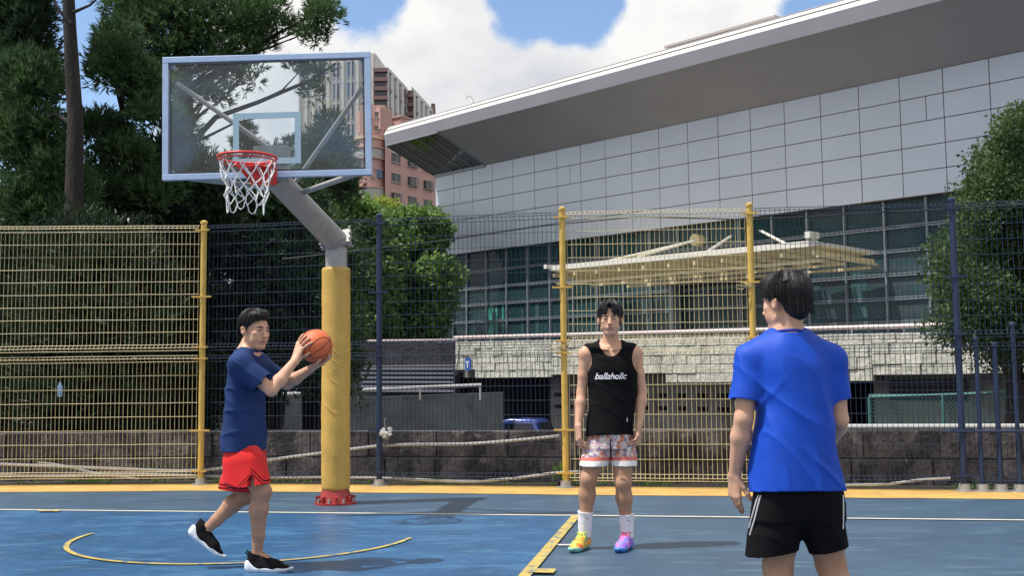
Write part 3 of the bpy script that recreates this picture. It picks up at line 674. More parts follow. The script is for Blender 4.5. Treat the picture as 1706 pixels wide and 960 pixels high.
b = MB(); SS = np.linspace(-.30, SL + 3, 30)
prof = [(OV - .35, ZF - .0), (OV + .02, ZF + .0), (OV + .10, ZF + .52)]                       # fascia
for (p, q) in zip(prof[:-1], prof[1:]):
    for s0, s1 in zip(SS[:-1], SS[1:]): b.add([BP(s0, p[0], p[1]), BP(s1, p[0], p[1]), BP(s1, q[0], q[1]), BP(s0, q[0], q[1])], [(0, 1, 2, 3)])
b.build('fascia', 'fascia', hall)
b = MB(); pr2 = [(OV + .10, ZF + .522), (OV - .02, ZF + .74), (OV - .02, ZF + .742), (OV - .20, ZF + .95), (OV - 1.2, ZF + 1.15), (-12, ZF + 1.5), (-12, ZT)]
for k, (p, q) in enumerate(zip(pr2[:-1], pr2[1:])):
    for s0, s1 in zip(SS[:-1], SS[1:]): b.add([BP(s0, p[0], p[1]), BP(s1, p[0], p[1]), BP(s1, q[0], q[1]), BP(s0, q[0], q[1])], [(0, 1, 2, 3)])
b.add([BP(-.30, n, z) for n, z in [(OV - .35, ZF), (OV + .02, ZF)] + pr2[:-1]] + [BP(-.30, -12, ZT)], [tuple(range(9))[::-1]] if False else [tuple(range(len(pr2) + 2))])
b.build('roof', 'white_metal', hall)
b = MB(); b.tube([BP(s, OV - .01, ZF + .745) for s in SS], .025, 5); b.tube([BP(s, OV - .19, ZF + .955) for s in SS], .02, 5); b.build('roof_seam', 'seam', hall)
b = MB(); q = b_at(1112, 80, -2)[0]; zq = b_at(1112, 76, -2)[1]; bbox_(b, q, q + 5.5, -5.5, -2, ZF + .9, zq - .1); bbox_(b, q - .1, q + 5.6, -5.6, -1.9, zq - .1, zq)
for k in range(14): bbox_(b, q + .1 + k * .25, q + .2 + k * .25, -2, -1.92, zq - .5, zq - .15)
b.build('roof_plant', 'seam', hall)
s_a, _ = b_at(787, 170, 1.5); b = MB(); p = BP(s_a, 1.5, ZF + 1.1)
b.tube([p, p + [.05, 0, .5], p + [-.12, 0, .7], p + [-.25, 0, .68]], .02, 5); b.tube([p + [-.25, 0, .68], p + [-.28, 0, .5]], .015, 5); tag(b.build('roof_antenna', 'seam', hall))

# entrance canopy
can = empty('entrance_canopy', BP(14, 0, 2.), 'cream steel entrance canopy with louvres hung by rods on the glazed hall', 'canopy')
CN = 3.6
sA, zA = b_at(918, 447, CN); sB, zB = b_at(1360, 405, CN)
def CP(f_, n, dz):
    s = sA + (sB - sA) * f_; z = zA + (zB - zA) * f_ - .02 * (CN - n); return BP(s, n, z + dz)
def cbar(b, f0, n0, z0, f1, n1, z1, w, h): b.bar(CP(f0, n0, z0), CP(f1, n1, z1), w, h)
b = MB(); cbar(b, 0, CN, 0, 1, CN, .0, .12, .19); cbar(b, 1, CN, .0, 1, 0.1, .0, .1, .10); cbar(b, 0, CN, 0, 0, .1, 0, .1, .22); b.build('edge_beam', 'canopy_white', can)
b = MB(); cbar(b, 0, CN - .3, -.62, 1, CN - .3, -.55, .08, .10); cbar(b, .05, CN - 1.6, -.62, 1, CN - 1.6, -.55, .08, .10); cbar(b, 1, CN, -.42, 1, .1, -.42, .07, .08); cbar(b, .1, .5, -.6, 1, .5, -.55, .08, .1)
for k in range(11):
    f_ = .01 + k / 10 * .98; cbar(b, f_, CN, -.30, f_, .1, -.30, .07, .14); cbar(b, f_, CN - .3, -.60, f_, CN - .3, -.2, .06, .06)
    if k < 10: cbar(b, f_, CN - .3, -.58, f_ + .05, CN - 1.6, -.58, .05, .05)
for k in range(6): cbar(b, 1, CN * k / 5 + .05, -.42, 1, CN * k / 5 + .05, -.02, .05, .05)
b.build('frame', 'cream_steel', can)
b = MB()
for k in range(10):
    f_ = .05 + k / 10; p = [CP(f_ - .040, CN - .1, -.20), CP(f_ + .030, CN - .1, -.04), CP(f_ + .030, .2, -.04), CP(f_ - .040, .2, -.20)]
    b.add(p + [q + np.array([0, 0, .03]) for q in p], [(0, 1, 2, 3), (7, 6, 5, 4), (0, 4, 5, 1), (1, 5, 6, 2), (2, 6, 7, 3), (3, 7, 4, 0)])
b.build('roof_sheet', 'cream_steel', can)
for (wx, wy, cx_, cy_) in ((1162, 400, 1005, 437), (1162, 400, 1062, 428), (1219, 393, 1178, 420), (1266, 384, 1310, 407)):
    a_ = PL(wx, wy, O_b + BN * .05, BN); c_ = PL(cx_, cy_, O_b + BN * (CN - .2), BN); b = MB(); b.tube([a_, c_], .05, 6); b.build('tie_rod', 'canopy_white', can, smooth=True)
b = MB(); a_ = PL(1160, 400, O_b, BN); b.tube([a_ - BN * .3, a_ + BN * .12], .24, 14); b.build('anchor_plate', 'cream_steel', can)
b = MB(); a_ = PL(1353, 400, O_b + BN * CN, BN); b.box(a_ + [0, 0, .15], (.22, .5, .2), rot); b.bar(a_ + [0, 0, .1], a_ + [-.3, 0, -.1], .04, .04); b.build('floodlight', 'canopy_white', can)
b = MB(); a_ = PL(918, 447, O_b + BN * CN, BN); b.box(a_ + [-.05, 0, .05], (.16, .5, .16), rot); b.build('floodlight', 'canopy_white', can)
# entrance recess frame and beam below the canopy
s0, z0 = b_at(1108, 463, .2); s1, z1 = b_at(1262, 455, .2)
b = MB(); bbox_(b, s0, s1 + .6, -.2, .5, z0 - .35, z0 + .55); b.build('entrance_beam', 'concrete', hall)
b = MB()
for px in (1120,): s, _ = b_at(px, 500, .2); bbox_(b, s - .12, s + .12, -.2, .3, ZG, z0 - .35)
b.build('entrance_post', 'mull', hall)
# ------------------------------------------------------------------ apartment blocks far behind
def facade(parent, A, B, z0, z1, cols, floors, m_win, ww=.5, wh=.55, frame=True, zfirst=0., depth=.25, cage=None):
    A = np.array([A[0], A[1], 0.]); B = np.array([B[0], B[1], 0.]); d = B - A; L = np.linalg.norm(d); d /= L; n = np.array([d[1], -d[0], 0])
    if n[1] > 0: n = -n
    fh = (z1 - z0) / floors; rt = np.stack([d, n, [0, 0, 1]], 1); cw = L / cols
    for j in range(floors):
        for i in range(cols):
            c_ = A + d * cw * (i + .5) + [0, 0, z0 + fh * (j + .5) + zfirst]
            b = MB(); b.box(c_ + n * .03, (cw * ww, .12, fh * wh), rt, 0)
            b.box(c_ + n * .10 + d * rng.uniform(-.1, .1), (.10, .06, fh * wh), rt, 1)
            b.box(c_ + n * .14 - [0, 0, fh * wh / 2 + .06], (cw * ww + .3, .3, .12), rt, 1); b.box(c_ + n * .12 + [0, 0, fh * wh / 2 + .05], (cw * ww + .2, .24, .10), rt, 1)
            if cage and rng.random() < cage:
                for q in range(5): b.box(c_ + n * .45 + [0, 0, -fh * wh / 2 + fh * wh * q / 4], (cw * ww + .1, .5, .06), rt, 1)
                for q in range(6): b.box(c_ + n * .68 + d * cw * ww * (q / 5 - .5), (.06, .06, fh * wh), rt, 1)
            if cage and rng.random() < .45:
                b.box(c_ + d * (cw * ww / 2 + .45) + n * .3 - [0, 0, .3], (.7, .5, .6), rt, 1)
            b.build('window', [m_win, 'window_grey'], parent)
def prism(name, parent, poly, z0, z1, m_):
    b = MB(); b.quadz(poly, z0, z1); return b.build(name, m_, parent)
def xy(px, Y): return np.array([(px - 853) / FOC * Y * 1.0, Y])
def zat(px, py, Y): return AT(px, py, Y)[2]
pk = empty('apartment_block', (*xy(640, 168), LOW), 'pink tiled apartment block with a curved balcony bay and caged windows', 'building')
c0, c1 = xy(641, 168), xy(741, 181); dd_ = (c1 - c0) / np.linalg.norm(c1 - c0); nn_ = np.array([-dd_[1], dd_[0]])
zt1 = zat(660, 200, 168)
prism('wall', pk, [c0, c1, c1 + [-2, 14], c0 + [-2, 14]], LOW, zat(660, 212, 168), 'pink')
facade(pk, c0 + dd_ * .6, c0 + dd_ * 13.0, zat(660, 344, 169), zat(660, 245, 169), 3, 3, 'window_dark', .52, .42, cage=.6)
facade(pk, c0 + dd_ * .6, c0 + dd_ * 13.0, zat(660, 344, 169) - 9.3, zat(660, 344, 169), 3, 3, 'window_dark', .52, .42, cage=.6)
# stepped roof volumes
prism('stair_tower', pk, [c0 + nn_ * 1, c0 + dd_ * 3.0 + nn_ * 1, c0 + dd_ * 3.0 + nn_ * 6, c0 + nn_ * 6], zat(660, 213, 168), zat(650, 176, 168), 'pink')
prism('stair_tower', pk, [c0 + dd_ * 5.2 + nn_ * 1, c0 + dd_ * 8.0 + nn_ * 1, c0 + dd_ * 8.0 + nn_ * 5, c0 + dd_ * 5.2 + nn_ * 5], zat(660, 213, 168), zat(670, 182, 168), 'pink')
b = MB(); b.quadz([c0 + dd_ * 5.0 + nn_ * .8, c0 + dd_ * 8.2 + nn_ * .8, c0 + dd_ * 8.2 + nn_ * 5.2, c0 + dd_ * 5.0 + nn_ * 5.2], zat(670, 182, 168), zat(670, 179, 168)); b.build('cornice', 'pink', pk)
cb_ = xy(616, 170.5); pts = [cb_ + np.array([2.5 * math.cos(a), 3.2 * math.sin(a)]) for a in np.linspace(math.pi, 2 * math.pi, 18)]
bay = prism('bay', pk, pts + [cb_ + [2.5, 5], cb_ + [-2.5, 5]], LOW, zat(616, 226, 168), 'pink')
prism('upper_block', pk, [xy(598, 169), xy(640, 169), xy(640, 169) + [0, 8], xy(598, 169) + [0, 8]], zat(616, 226, 168), zat(616, 172, 168), 'pink')
for (ya, yb2, mt, gr) in ((247, 262, 'window_grey', .25), (313, 331, 'window_grey', .35), (228, 230, 'cream_steel', .3), (244, 246, 'pink', .45), (262, 264, 'pink', .45), (311, 313, 'pink', .5), (331, 334, 'pink', .5), (280, 282, 'pink', .2)):
    p2 = [cb_ + np.array([(2.5 + gr) * math.cos(a), (3.2 + gr) * math.sin(a)]) for a in np.linspace(math.pi, 2 * math.pi, 18)]
    b = MB(); b.quadz(p2 + [cb_ + [2.5 + gr, 1], cb_ + [-2.5 - gr, 1]], zat(616, yb2, 167.5), zat(616, ya, 167.5)); b.build('balcony_band', mt, pk)
for (ya, yb2) in ((285, 296),):
    b = MB(); b.box((*xy(630, 167.9), zat(630, 290, 168)), (1.1, .3, 1.3)); b.box((*xy(627, 167.8), zat(630, 290, 168)), (.08, .3, 1.4), None, 1); b.build('window', ['window_blue', 'window_grey'], pk)
facade(pk, xy(606, 168.9), xy(634, 168.9), zat(616, 224, 168), zat(616, 178, 168), 2, 2, 'brown_dark', .35, .4)

tw = empty('tower_block', (*xy(600, 215), LOW), 'tall beige tower block with dark vertical window strips and brown balconies', 'building')
A_, B_ = xy(494, 214), xy(624, 210); prism('wall', tw, [A_, B_, B_ + [2, 22], A_ + [2, 22]], LOW, zat(560, 93, 212), 'beige')
facade(tw, A_ + [.6, -.0], B_ - [.6, 0], zat(560, 345, 212), zat(560, 100, 212), 5, 7, 'window_blue', .42, .72)
for f_ in np.linspace(.02, .98, 11):
    q = A_ + (B_ - A_) * f_; b = MB(); b.box((q[0], q[1] - .25, zat(560, 222, 212)), (.28, .4, zat(560, 95, 212) - zat(560, 348, 212))); b.build('rib', 'beige', tw)
C_, D_ = xy(645, 208), xy(679, 224); n2 = np.array([-(D_ - C_)[1], (D_ - C_)[0]]); n2 /= np.linalg.norm(n2)
prism('wing', tw, [C_, D_, D_ + [-1, 12], C_ + [-1, 12]], LOW, zat(645, 110, 208), 'beige')
facade(tw, C_, D_, zat(645, 240, 208), zat(645, 116, 208), 4, 4, 'window_dark', .34, .86)
prism('balcony_stack', tw, [xy(622, 206), xy(644, 206), xy(645, 212), xy(622, 212)], LOW, zat(630, 114, 206), 'brown_dark')
for k in range(10):
    z = zat(630, 118 + k * 15.5, 206); b = MB(); b.box((*(xy(633.5, 205.6)), z), (2.7, 1.2, .75)); b.build('balcony', 'mauve', tw)
    b = MB(); b.box((*(xy(633.5, 205.8)), z - 1.0), (2.3, .7, .9)); b.build('window', 'window_dark', tw)
E1, F1 = xy(686, 226), xy(722, 246); n3 = np.array([-(F1 - E1)[1], (F1 - E1)[0]]); n3 /= np.linalg.norm(n3)
prism('rear_wing', tw, [E1, F1, F1 + [-1, 12], E1 + [-1, 12]], LOW, zat(690, 143, 226), 'beige')
facade(tw, E1 + (F1 - E1) * .12, F1, zat(690, 270, 226), zat(690, 150, 226), 4, 4, 'window_dark', .34, .86)
prism('balcony_stack', tw, [xy(678, 224), xy(689, 224), xy(690, 232), xy(678, 232)], LOW, zat(684, 150, 224), 'brown_dark')
prism('rear_wing', tw, [xy(719, 250), xy(726, 250), xy(727, 262), xy(719, 262)], LOW, zat(724, 172, 250), 'brown_dark')
for k in range(9):
    z = zat(684, 160 + k * 15.5, 224); b = MB(); b.box((*(xy(683.5, 223.6)), z), (1.5, 1.0, .7)); b.build('balcony', 'mauve', tw)

# ------------------------------------------------------------------ trees
def unit(v): return v / (np.linalg.norm(v, axis=-1, keepdims=True) + 1e-9)
def sprays(clumps, per, blades, ln, wd, upb=.55):
    """feathery conifer sprays: clumps = (centre, radius)"""
    Vs = []
    for c_, r in clumps:
        n = int(per * (r / .8) ** 2); d0 = unit(rng.normal(size=(n, 3))); d0[:, 2] = np.abs(d0[:, 2]) * rng.choice([1, 1, -.7], n)
        d0 = unit(d0); rad = r * rng.uniform(.25, 1, (n, 1)) ** .6 * (1 + .25 * np.sin(d0[:, :1] * 5 + c_[0]) * np.cos(d0[:, 1:2] * 4 + c_[1]))
        p = c_ + d0 * rad * [1.1, 1.1, .85]; dr = unit(d0 + [0, 0, upb] + rng.normal(size=(n, 3)) * .35)
        sd = unit(np.cross(dr, rng.normal(size=(n, 3)))); 
        for k in range(blades):
            f_ = (k - (blades - 1) / 2) / ((blades - 1) / 2); bd = unit(dr + sd * f_ * .75 + rng.normal(size=(n, 3)) * .16); L_ = ln * rng.uniform(.6, 1.25, (n, 1)) * (1 - .3 * abs(f_))
            w = unit(np.cross(bd, rng.normal(size=(n, 3)))) * wd; st = p + dr * (.04 * rng.uniform(0, 1, (n, 1)))
            Vs.append(np.stack([st - w * .5, st + w * .5, st + bd * L_ * .6 + w * .8, st + bd * L_], 1).reshape(-1, 3))
    V = np.concatenate(Vs); return V, np.arange(len(V), dtype=np.int32).reshape(-1, 4)
def leaves(clumps, per, size):
    Vs = []
    for c_, r in clumps:
        n = int(per * (r / .8) ** 2.2); d0 = unit(rng.normal(size=(n, 3))); rad = r * rng.uniform(.1, 1, (n, 1)) ** .45 * (1 + .25 * np.sin(d0[:, :1] * 6 + c_[0]) * np.cos(d0[:, 2:3] * 5 + c_[1]))
        p = c_ + d0 * rad; a = unit(rng.normal(size=(n, 3)) + d0 * .6 + [0, 0, -.2]); nn2 = unit(np.cross(a, unit(rng.normal(size=(n, 3))) + [0, 0, .0])); s_ = size * rng.uniform(.6, 1.3, (n, 1))
        w = nn2 * s_ * .33; nrm = np.cross(a, nn2) * s_ * .12
        Vs.append(np.stack([p, p + a * s_ * .5 + w - nrm, p + a * s_, p + a * s_ * .5 - w - nrm], 1).reshape(-1, 3))
    V = np.concatenate(Vs); return V, np.arange(len(V), dtype=np.int32).reshape(-1, 4)
def clump_field(ells, Y, dY, r0, r1):
    out = []
    for el in ells:
        px, py, rx, ry, n = el[:5]; sc_ = el[5] if len(el) > 5 else 1.
        for _ in range(n):
            a = rng.uniform(0, 6.28); q = math.sqrt(rng.uniform(0, 1)); r = rng.uniform(r0, r1) * sc_
            out.append((AT(px + rx * q * math.cos(a), py + ry * q * math.sin(a), Y + rng.uniform(-dY, dY)), r))
    return out
def tree(name, label, kind, base, top, r, clumps, m_, style, limbs=(), group=None, par=None, curve=.3, nl=14, leafsize=.1, per=260):
    root = empty(name, base, label, 'tree', group); b = MB(); base = np.array(base); top = np.array(top)
    n = 9; P_ = [base + (top - base) * i / (n - 1) + np.array([math.sin(i * 1.3 + r * 9) * curve * .3, math.cos(i * 1.1) * curve * .3, 0]) * (i > 0) for i in range(n)]
    b.tube(P_, [r * (1.25 if i == 0 else 1 - .75 * i / (n - 1)) for i in range(n)], 12)
    b.build('trunk', 'bark', root, smooth=True)
    b = MB()
    idx = rng.permutation(len(clumps))[:nl]
    for i in idx:
        c_ = clumps[i][0]; zz = np.clip(c_[2] - rng.uniform(.3, 1.4), base[2] + .6, top[2] - .1); f_ = (zz - base[2]) / (top[2] - base[2]); s_ = base + (top - base) * f_
        m0 = s_ * .5 + c_ * .5 + np.array([0, 0, rng.uniform(-.15, .3)]); b.tube([s_, m0, c_], [r * .14 * (1 - .6 * f_) + .015, r * .07 + .012, .008], 6)
    for L_ in limbs:
        pts = [AT(*q) for q in L_[0]]; b.tube(pts, np.linspace(L_[1], L_[1] * .3, len(pts)), 7)
    b.build('limb', 'bark', root, smooth=True)
    V, F = sprays(clumps, per * 2, 6, .19, .017) if style == 'spray' else leaves(clumps, per, leafsize)
    link_mesh('crown', V, F, m_, root); return root
def gb(px, Y): p = AT(px, 632, Y); return np.array([p[0], p[1], LOW])
g_ = 'tall conifers behind the fence on the left'
Y = 21.
tree('conifer_tree', 'tall conifer with a thick straight bare trunk left of the backboard', 'c', gb(121, 17.0), AT(119, -260, 17.0), .235,
     clump_field([(40, 150, 42, 40, 14), (45, 280, 60, 80, 26), (90, 330, 60, 50, 14), (60, -70, 60, 40, 8), (170, -80, 80, 30, 8)], 18.0, .6, .26, .46), 'needle', 'spray', nl=3,
     limbs=[(((119, 40, 17), (95, 12, 17), (80, -20, 17)), .035), (((122, 20, 17), (150, 8, 17), (185, -25, 17)), .03), (((118, 205, 17), (92, 190, 17.2), (60, 200, 17.5)), .04)], group=g_)
tree('conifer_tree', 'dark conifer column at the left edge of the picture', 'c', gb(38, 20.5), AT(42, -220, 20.5), .3,
     clump_field([(30, 20, 34, 50, 36), (30, 90, 36, 40, 26), (0, 180, 30, 80, 16), (10, -100, 50, 60, 12)], 19, .7, .25, .42), 'needle_dark', 'spray', group=g_)
tree('conifer_tree', 'feathery conifer with sunlit tufts between the thick trunk and the backboard', 'c', gb(205, 20), AT(205, 40, 20), .13,
     clump_field([(195, 78, 14, 16, 9), (200, 125, 32, 30, 20), (172, 215, 40, 16, 10), (210, 260, 40, 14, 9), (225, 320, 60, 22, 14), (160, 310, 40, 40, 10), (250, 180, 22, 40, 8)], 19.5, .9, .24, .42), 'needle', 'spray', group=g_, curve=.1)
tree('conifer_tree', 'large spreading conifer whose limbs reach above and behind the glass backboard', 'c', gb(300, 23.5), AT(312, -300, 23.5), .30,
     clump_field([(215, 15, 34, 40, 16, .7), (290, 40, 60, 50, 24, .8), (390, 35, 60, 32, 14, .8), (420, 70, 35, 16, 9, .5), (345, 95, 45, 30, 9, .7), (260, 110, 30, 60, 10), (405, 125, 30, 24, 10, .5), (375, 155, 34, 14, 8, .42),
                  (440, 20, 35, 26, 9, .6), (535, 25, 24, 24, 13, .5), (520, 62, 22, 12, 6, .45), (500, 112, 16, 5, 3, .35), (530, 122, 22, 8, 5, .38), (520, 155, 16, 6, 3, .38), (300, 205, 18, 26, 7, .6), (480, 45, 18, 10, 3, .45), (250, -90, 150, 50, 12)], 22.5, .9, .34, .6), 'needle', 'spray',
     limbs=[(((300, 260, 23), (360, 195, 22.6), (430, 170, 22.4), (520, 132, 22.3), (560, 105, 22.3)), .07), (((302, 150, 23), (380, 110, 22.6), (450, 62, 22.4), (530, 20, 22.3)), .07),
            (((305, 220, 23), (340, 185, 22.6), (380, 160, 22.4)), .045), (((440, 165, 22.4), (470, 150, 22.4), (500, 118, 22.4)), .03), (((300, 60, 23.4), (340, 40, 22.8), (430, 20, 22.5)), .06), (((300, 250, 23), (350, 225, 22.6), (390, 205, 22.5), (430, 196, 22.5)), .04)],
     group=g_, nl=14, per=210)
tree('conifer_tree', 'low dark conifer seen through the lower left of the backboard', 'c', gb(330, 21), AT(330, 230, 21), .13,
     clump_field([(300, 262, 30, 25, 10, .7), (290, 320, 60, 40, 14), (390, 335, 70, 25, 14), (470, 345, 50, 20, 8), (345, 300, 40, 20, 9, .7)], 21, .8, .4, .7), 'needle_dark', 'spray', group=g_)
tree('conifer_tree', 'distant conifer standing behind the right half of the backboard', 'c', gb(540, 38), AT(542, 175, 38), .22,
     clump_field([(548, 205, 9, 14, 5, .5), (545, 252, 20, 30, 14, .65), (555, 300, 28, 30, 12), (508, 250, 16, 10, 6, .5)], 38, 1.4, .7, 1.1), 'needle_dark', 'spray', group=g_, per=160)
tree('conifer_tree', 'small distant conifer top framed by the white target square of the backboard', 'c', gb(410, 30), AT(412, 200, 30), .14,
     clump_field([(410, 222, 5, 10, 6, .4), (408, 243, 16, 8, 9, .45), (440, 252, 40, 5, 9, .4), (482, 240, 18, 5, 5, .4), (400, 285, 60, 18, 14, .8)], 30, .8, .4, .7), 'needle_dark', 'spray', group=g_, per=150)
def shrub(label, ells, Y, base_px, m_='understorey', style='spray', rr=(.4, .7), per=240, grp='dark understorey shrubs behind the yellow mesh', dY=.9, name='shrub'):
    cl_ = clump_field(ells, Y, dY, *rr); root = empty(name, gb(base_px, Y), label, 'shrub' if name == 'shrub' else 'tree', grp)
    b = MB(); s_ = gb(base_px, Y)
    for i in rng.permutation(len(cl_))[:14]:
        c_ = cl_[i][0]; b.tube([s_ + [rng.uniform(-.2, .2), 0, 0], s_ * .4 + c_ * .6 + [0, 0, .2], c_], [.09, .05, .012], 6)
    b.build('stem', 'bark', root, smooth=True)
    V, F = sprays(cl_, per * 1.6, 6, .19, .018) if style == 'spray' else leaves(cl_, per, .11)
    link_mesh('foliage', V, F, m_, root)
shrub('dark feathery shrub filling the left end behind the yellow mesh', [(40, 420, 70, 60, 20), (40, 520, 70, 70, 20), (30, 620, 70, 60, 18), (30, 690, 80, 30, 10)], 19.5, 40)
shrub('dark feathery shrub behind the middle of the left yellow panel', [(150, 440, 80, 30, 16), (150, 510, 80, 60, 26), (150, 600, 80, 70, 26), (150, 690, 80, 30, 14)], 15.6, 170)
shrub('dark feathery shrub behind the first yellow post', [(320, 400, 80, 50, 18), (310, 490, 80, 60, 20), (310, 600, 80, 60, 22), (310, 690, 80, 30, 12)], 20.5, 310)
shrub('dark shrub behind the man in the navy shirt', [(440, 400, 70, 50, 18), (440, 490, 70, 60, 20), (440, 590, 70, 60, 22)], 21, 440, 'needle_dark')
shrub('leafy dark shrub just left of the padded post', [(530, 430, 50, 50, 14), (530, 520, 50, 60, 16), (545, 600, 40, 50, 10)], 22, 520, 'fig', 'leaf', (.4, .7), 900)
gB = 'sunlit broadleaf trees left of the hall'
def bushy(label, px, Y, top, ells, m_, r=.22, rr=(.5, 1.25), per=400, size=.27, name='broadleaf_tree', grp=gB, limbs=(), dY=1.4, nl=22):
    return tree(name, label, 'b', gb(px, Y), AT(px, top, Y), r, clump_field(ells, Y, dY, *rr), m_, 'leaf', limbs, grp, nl=nl, leafsize=size, per=per)
bushy('sunlit broadleaf tree between the navy post and the grey hall', 690, 50, 360, [(690, 368, 34, 12, 12, .7), (712, 400, 22, 30, 12, .8), (660, 410, 40, 25, 12), (640, 385, 20, 14, 6, .7), (690, 455, 50, 35, 16), (650, 495, 50, 25, 10, .8), (700, 530, 45, 25, 14, .8), (650, 545, 50, 20, 12, .8), (725, 480, 20, 50, 10, .8)], 'broad')
bushy('broadleaf tree rising behind the basketball arm', 600, 47, 370, [(560, 335, 25, 15, 7, .7), (585, 370, 35, 20, 12, .8), (610, 440, 45, 35, 14), (600, 500, 50, 35, 12), (600, 550, 50, 20, 12, .8), (535, 365, 25, 25, 7, .8)], 'broad')
bushy('lime green flowering treetop under the pink apartment block', 630, 54, 352, [(610, 357, 24, 6, 6), (640, 354, 20, 5, 5), (600, 372, 35, 12, 6)], 'broad_lime', .12, (.55, .8), 500, .2)
bushy('round broadleaf tree with a rough outline at the right edge', 1675, 17, 330, [(1700, 230, 30, 30, 10), (1690, 300, 60, 50, 24), (1668, 375, 64, 55, 28), (1625, 455, 60, 50, 20), (1690, 480, 60, 60, 24), (1600, 545, 50, 20, 8, .8), (1690, 560, 50, 30, 10), (1572, 420, 20, 20, 4, .6), (1570, 480, 25, 30, 5, .6), (1760, 380, 60, 120, 24), (1760, 540, 60, 60, 12)],
      'fig', .24, (.32, .55), 2300, .062, grp=None, dY=1.3)
shrub('small leafy plant at the foot of the second yellow post', [(938, 800, 8, 10, 4)], 11.95, 938, 'broad', 'leaf', (.05, .08), 5000, None, .02)

# ------------------------------------------------------------------ basketball stand
gp = G(559, 840); BASE = np.array([gp[0], gp[1], 0]); st = empty('basketball_stand', BASE, 'steel basketball stand with yellow padded post, glass backboard, red rim and white net', 'basketball hoop')
zc = lambda py: AT(559, py, gp[1])[2]
b = MB(); b.tube([BASE + [0, 0, 0.0], BASE + [0, 0, .02]], .20, 24); b.tube([BASE + [0, 0, .02], BASE + [0, 0, .15]], [.165, .125], 20)
for k in range(8):
    a = k * math.pi / 4 + .2; d = np.array([math.cos(a), math.sin(a), 0]); b.bar(BASE + d * .13 + [0, 0, .05], BASE + d * .185 + [0, 0, .04], .014, .07)
b.build('base', 'red_paint', st, smooth=True)
b = MB()
for k in range(8):
    a = k * math.pi / 4 + .6; q = BASE + np.array([math.cos(a), math.sin(a), 0]) * .175; b.tube([q + [0, 0, .02], q + [0, 0, .055]], .014, 6)
b.build('anchor_bolts', 'steel', st)
b = MB(); b.tube([BASE + [0, 0, .10], BASE + [0, 0, zc(414)]], .105, 28); b.build('pole', 'steel', st, smooth=True)
zb0, zb1 = zc(816), zc(447); b = MB(); nz = 60; zs = np.linspace(zb0, zb1, nz); rp = .137
Vp = []; Fp = []; ns = 72
cre = [((-.9, 1.62), (.9, 1.37)), ((-1.0, 1.52), (.95, 1.28)), ((-.9, 1.40), (-.1, 1.22)), ((-.9, 1.32), (.8, 1.10)), ((-1.0, 1.02), (.35, .86)), ((.35, .86), (.95, 1.12)), ((.3, .74), (.9, .56)), ((-.1, .55), (.3, .46))]
for j, z in enumerate(np.linspace(zb0, zb1, 170)):
    e = min((z - zb0) / .02, (zb1 - z) / .02, 1.0); rr_ = rp * (.93 + .07 * math.sqrt(max(e, 0)))
    for k in range(ns):
        a = 2 * math.pi * k / ns; aw = (a + math.pi / 2 + math.pi) % (2 * math.pi) - math.pi; r_ = rr_ + .0018 * math.sin(3 * a + z * 5) + .0012 * math.sin(z * 23 + a * 2)
        for (p, q) in cre:                                  # pulled creases in the vinyl
            dx, dz = (q[0] - p[0]) * rp, q[1] - p[1]; L2 = dx * dx + dz * dz; t_ = ((aw - p[0]) * rp * dx + (z - p[1]) * dz) / L2; t_ = min(max(t_, 0), 1)
            sag = -.035 * math.sin(math.pi * t_); ds = math.hypot((aw - p[0]) * rp - t_ * dx, z - p[1] - t_ * dz - sag)
            if ds < .03: r_ += .0095 * math.exp(-(ds / .010) ** 2) * math.sin(math.pi * min(max(t_ * .9 + .05, 0), 1))
        Vp.append(BASE + [r_ * math.cos(a), r_ * math.sin(a), z])
nzp = 170
for j in range(nzp - 1):
    for k in range(ns): Fp.append((j * ns + k, j * ns + (k + 1) % ns, (j + 1) * ns + (k + 1) % ns, (j + 1) * ns + k))
Fp.append(tuple(range(ns))[::-1]); Fp.append(tuple((nzp - 1) * ns + k for k in range(ns)))
pad_ = link_mesh('pole_pad', np.array(Vp), Fp, 'pad', st, smooth=True); b = MB()
for (p, q) in cre:
    tt = np.linspace(0, 1, 22); pts = []
    for t_ in tt:
        a = p[0] + (q[0] - p[0]) * t_ - math.pi / 2; z = p[1] + (q[1] - p[1]) * t_ - .035 * math.sin(math.pi * t_) + .004 * math.sin(t_ * 11 + p[1] * 9); pts.append(BASE + [(rp - .002) * math.cos(a), (rp - .002) * math.sin(a), z])
    b.tube(pts, .001 + .0068 * np.sin(np.pi * np.clip(tt, .02, .98)) ** .6, 8)
b.build('crease', 'pad', pad_, smooth=True)
BC = AT(445, 193.5, 9.15); BW, BH = 1.80, 1.08; up3 = np.array([0, 0, 1.])
BU_ = unit(np.array([1, -.012, .014])); BV_ = unit(np.cross([0, 0, 1.], BU_)) * -1; BW_ = np.cross(BV_, BU_) * -1
if BW_[2] < 0: BW_ = -BW_
if BV_[1] > 0: BV_ = -BV_
def BD(u, w, n=0.): return BC + BU_ * u + BW_ * w + BV_ * n      # backboard frame, n towards the court
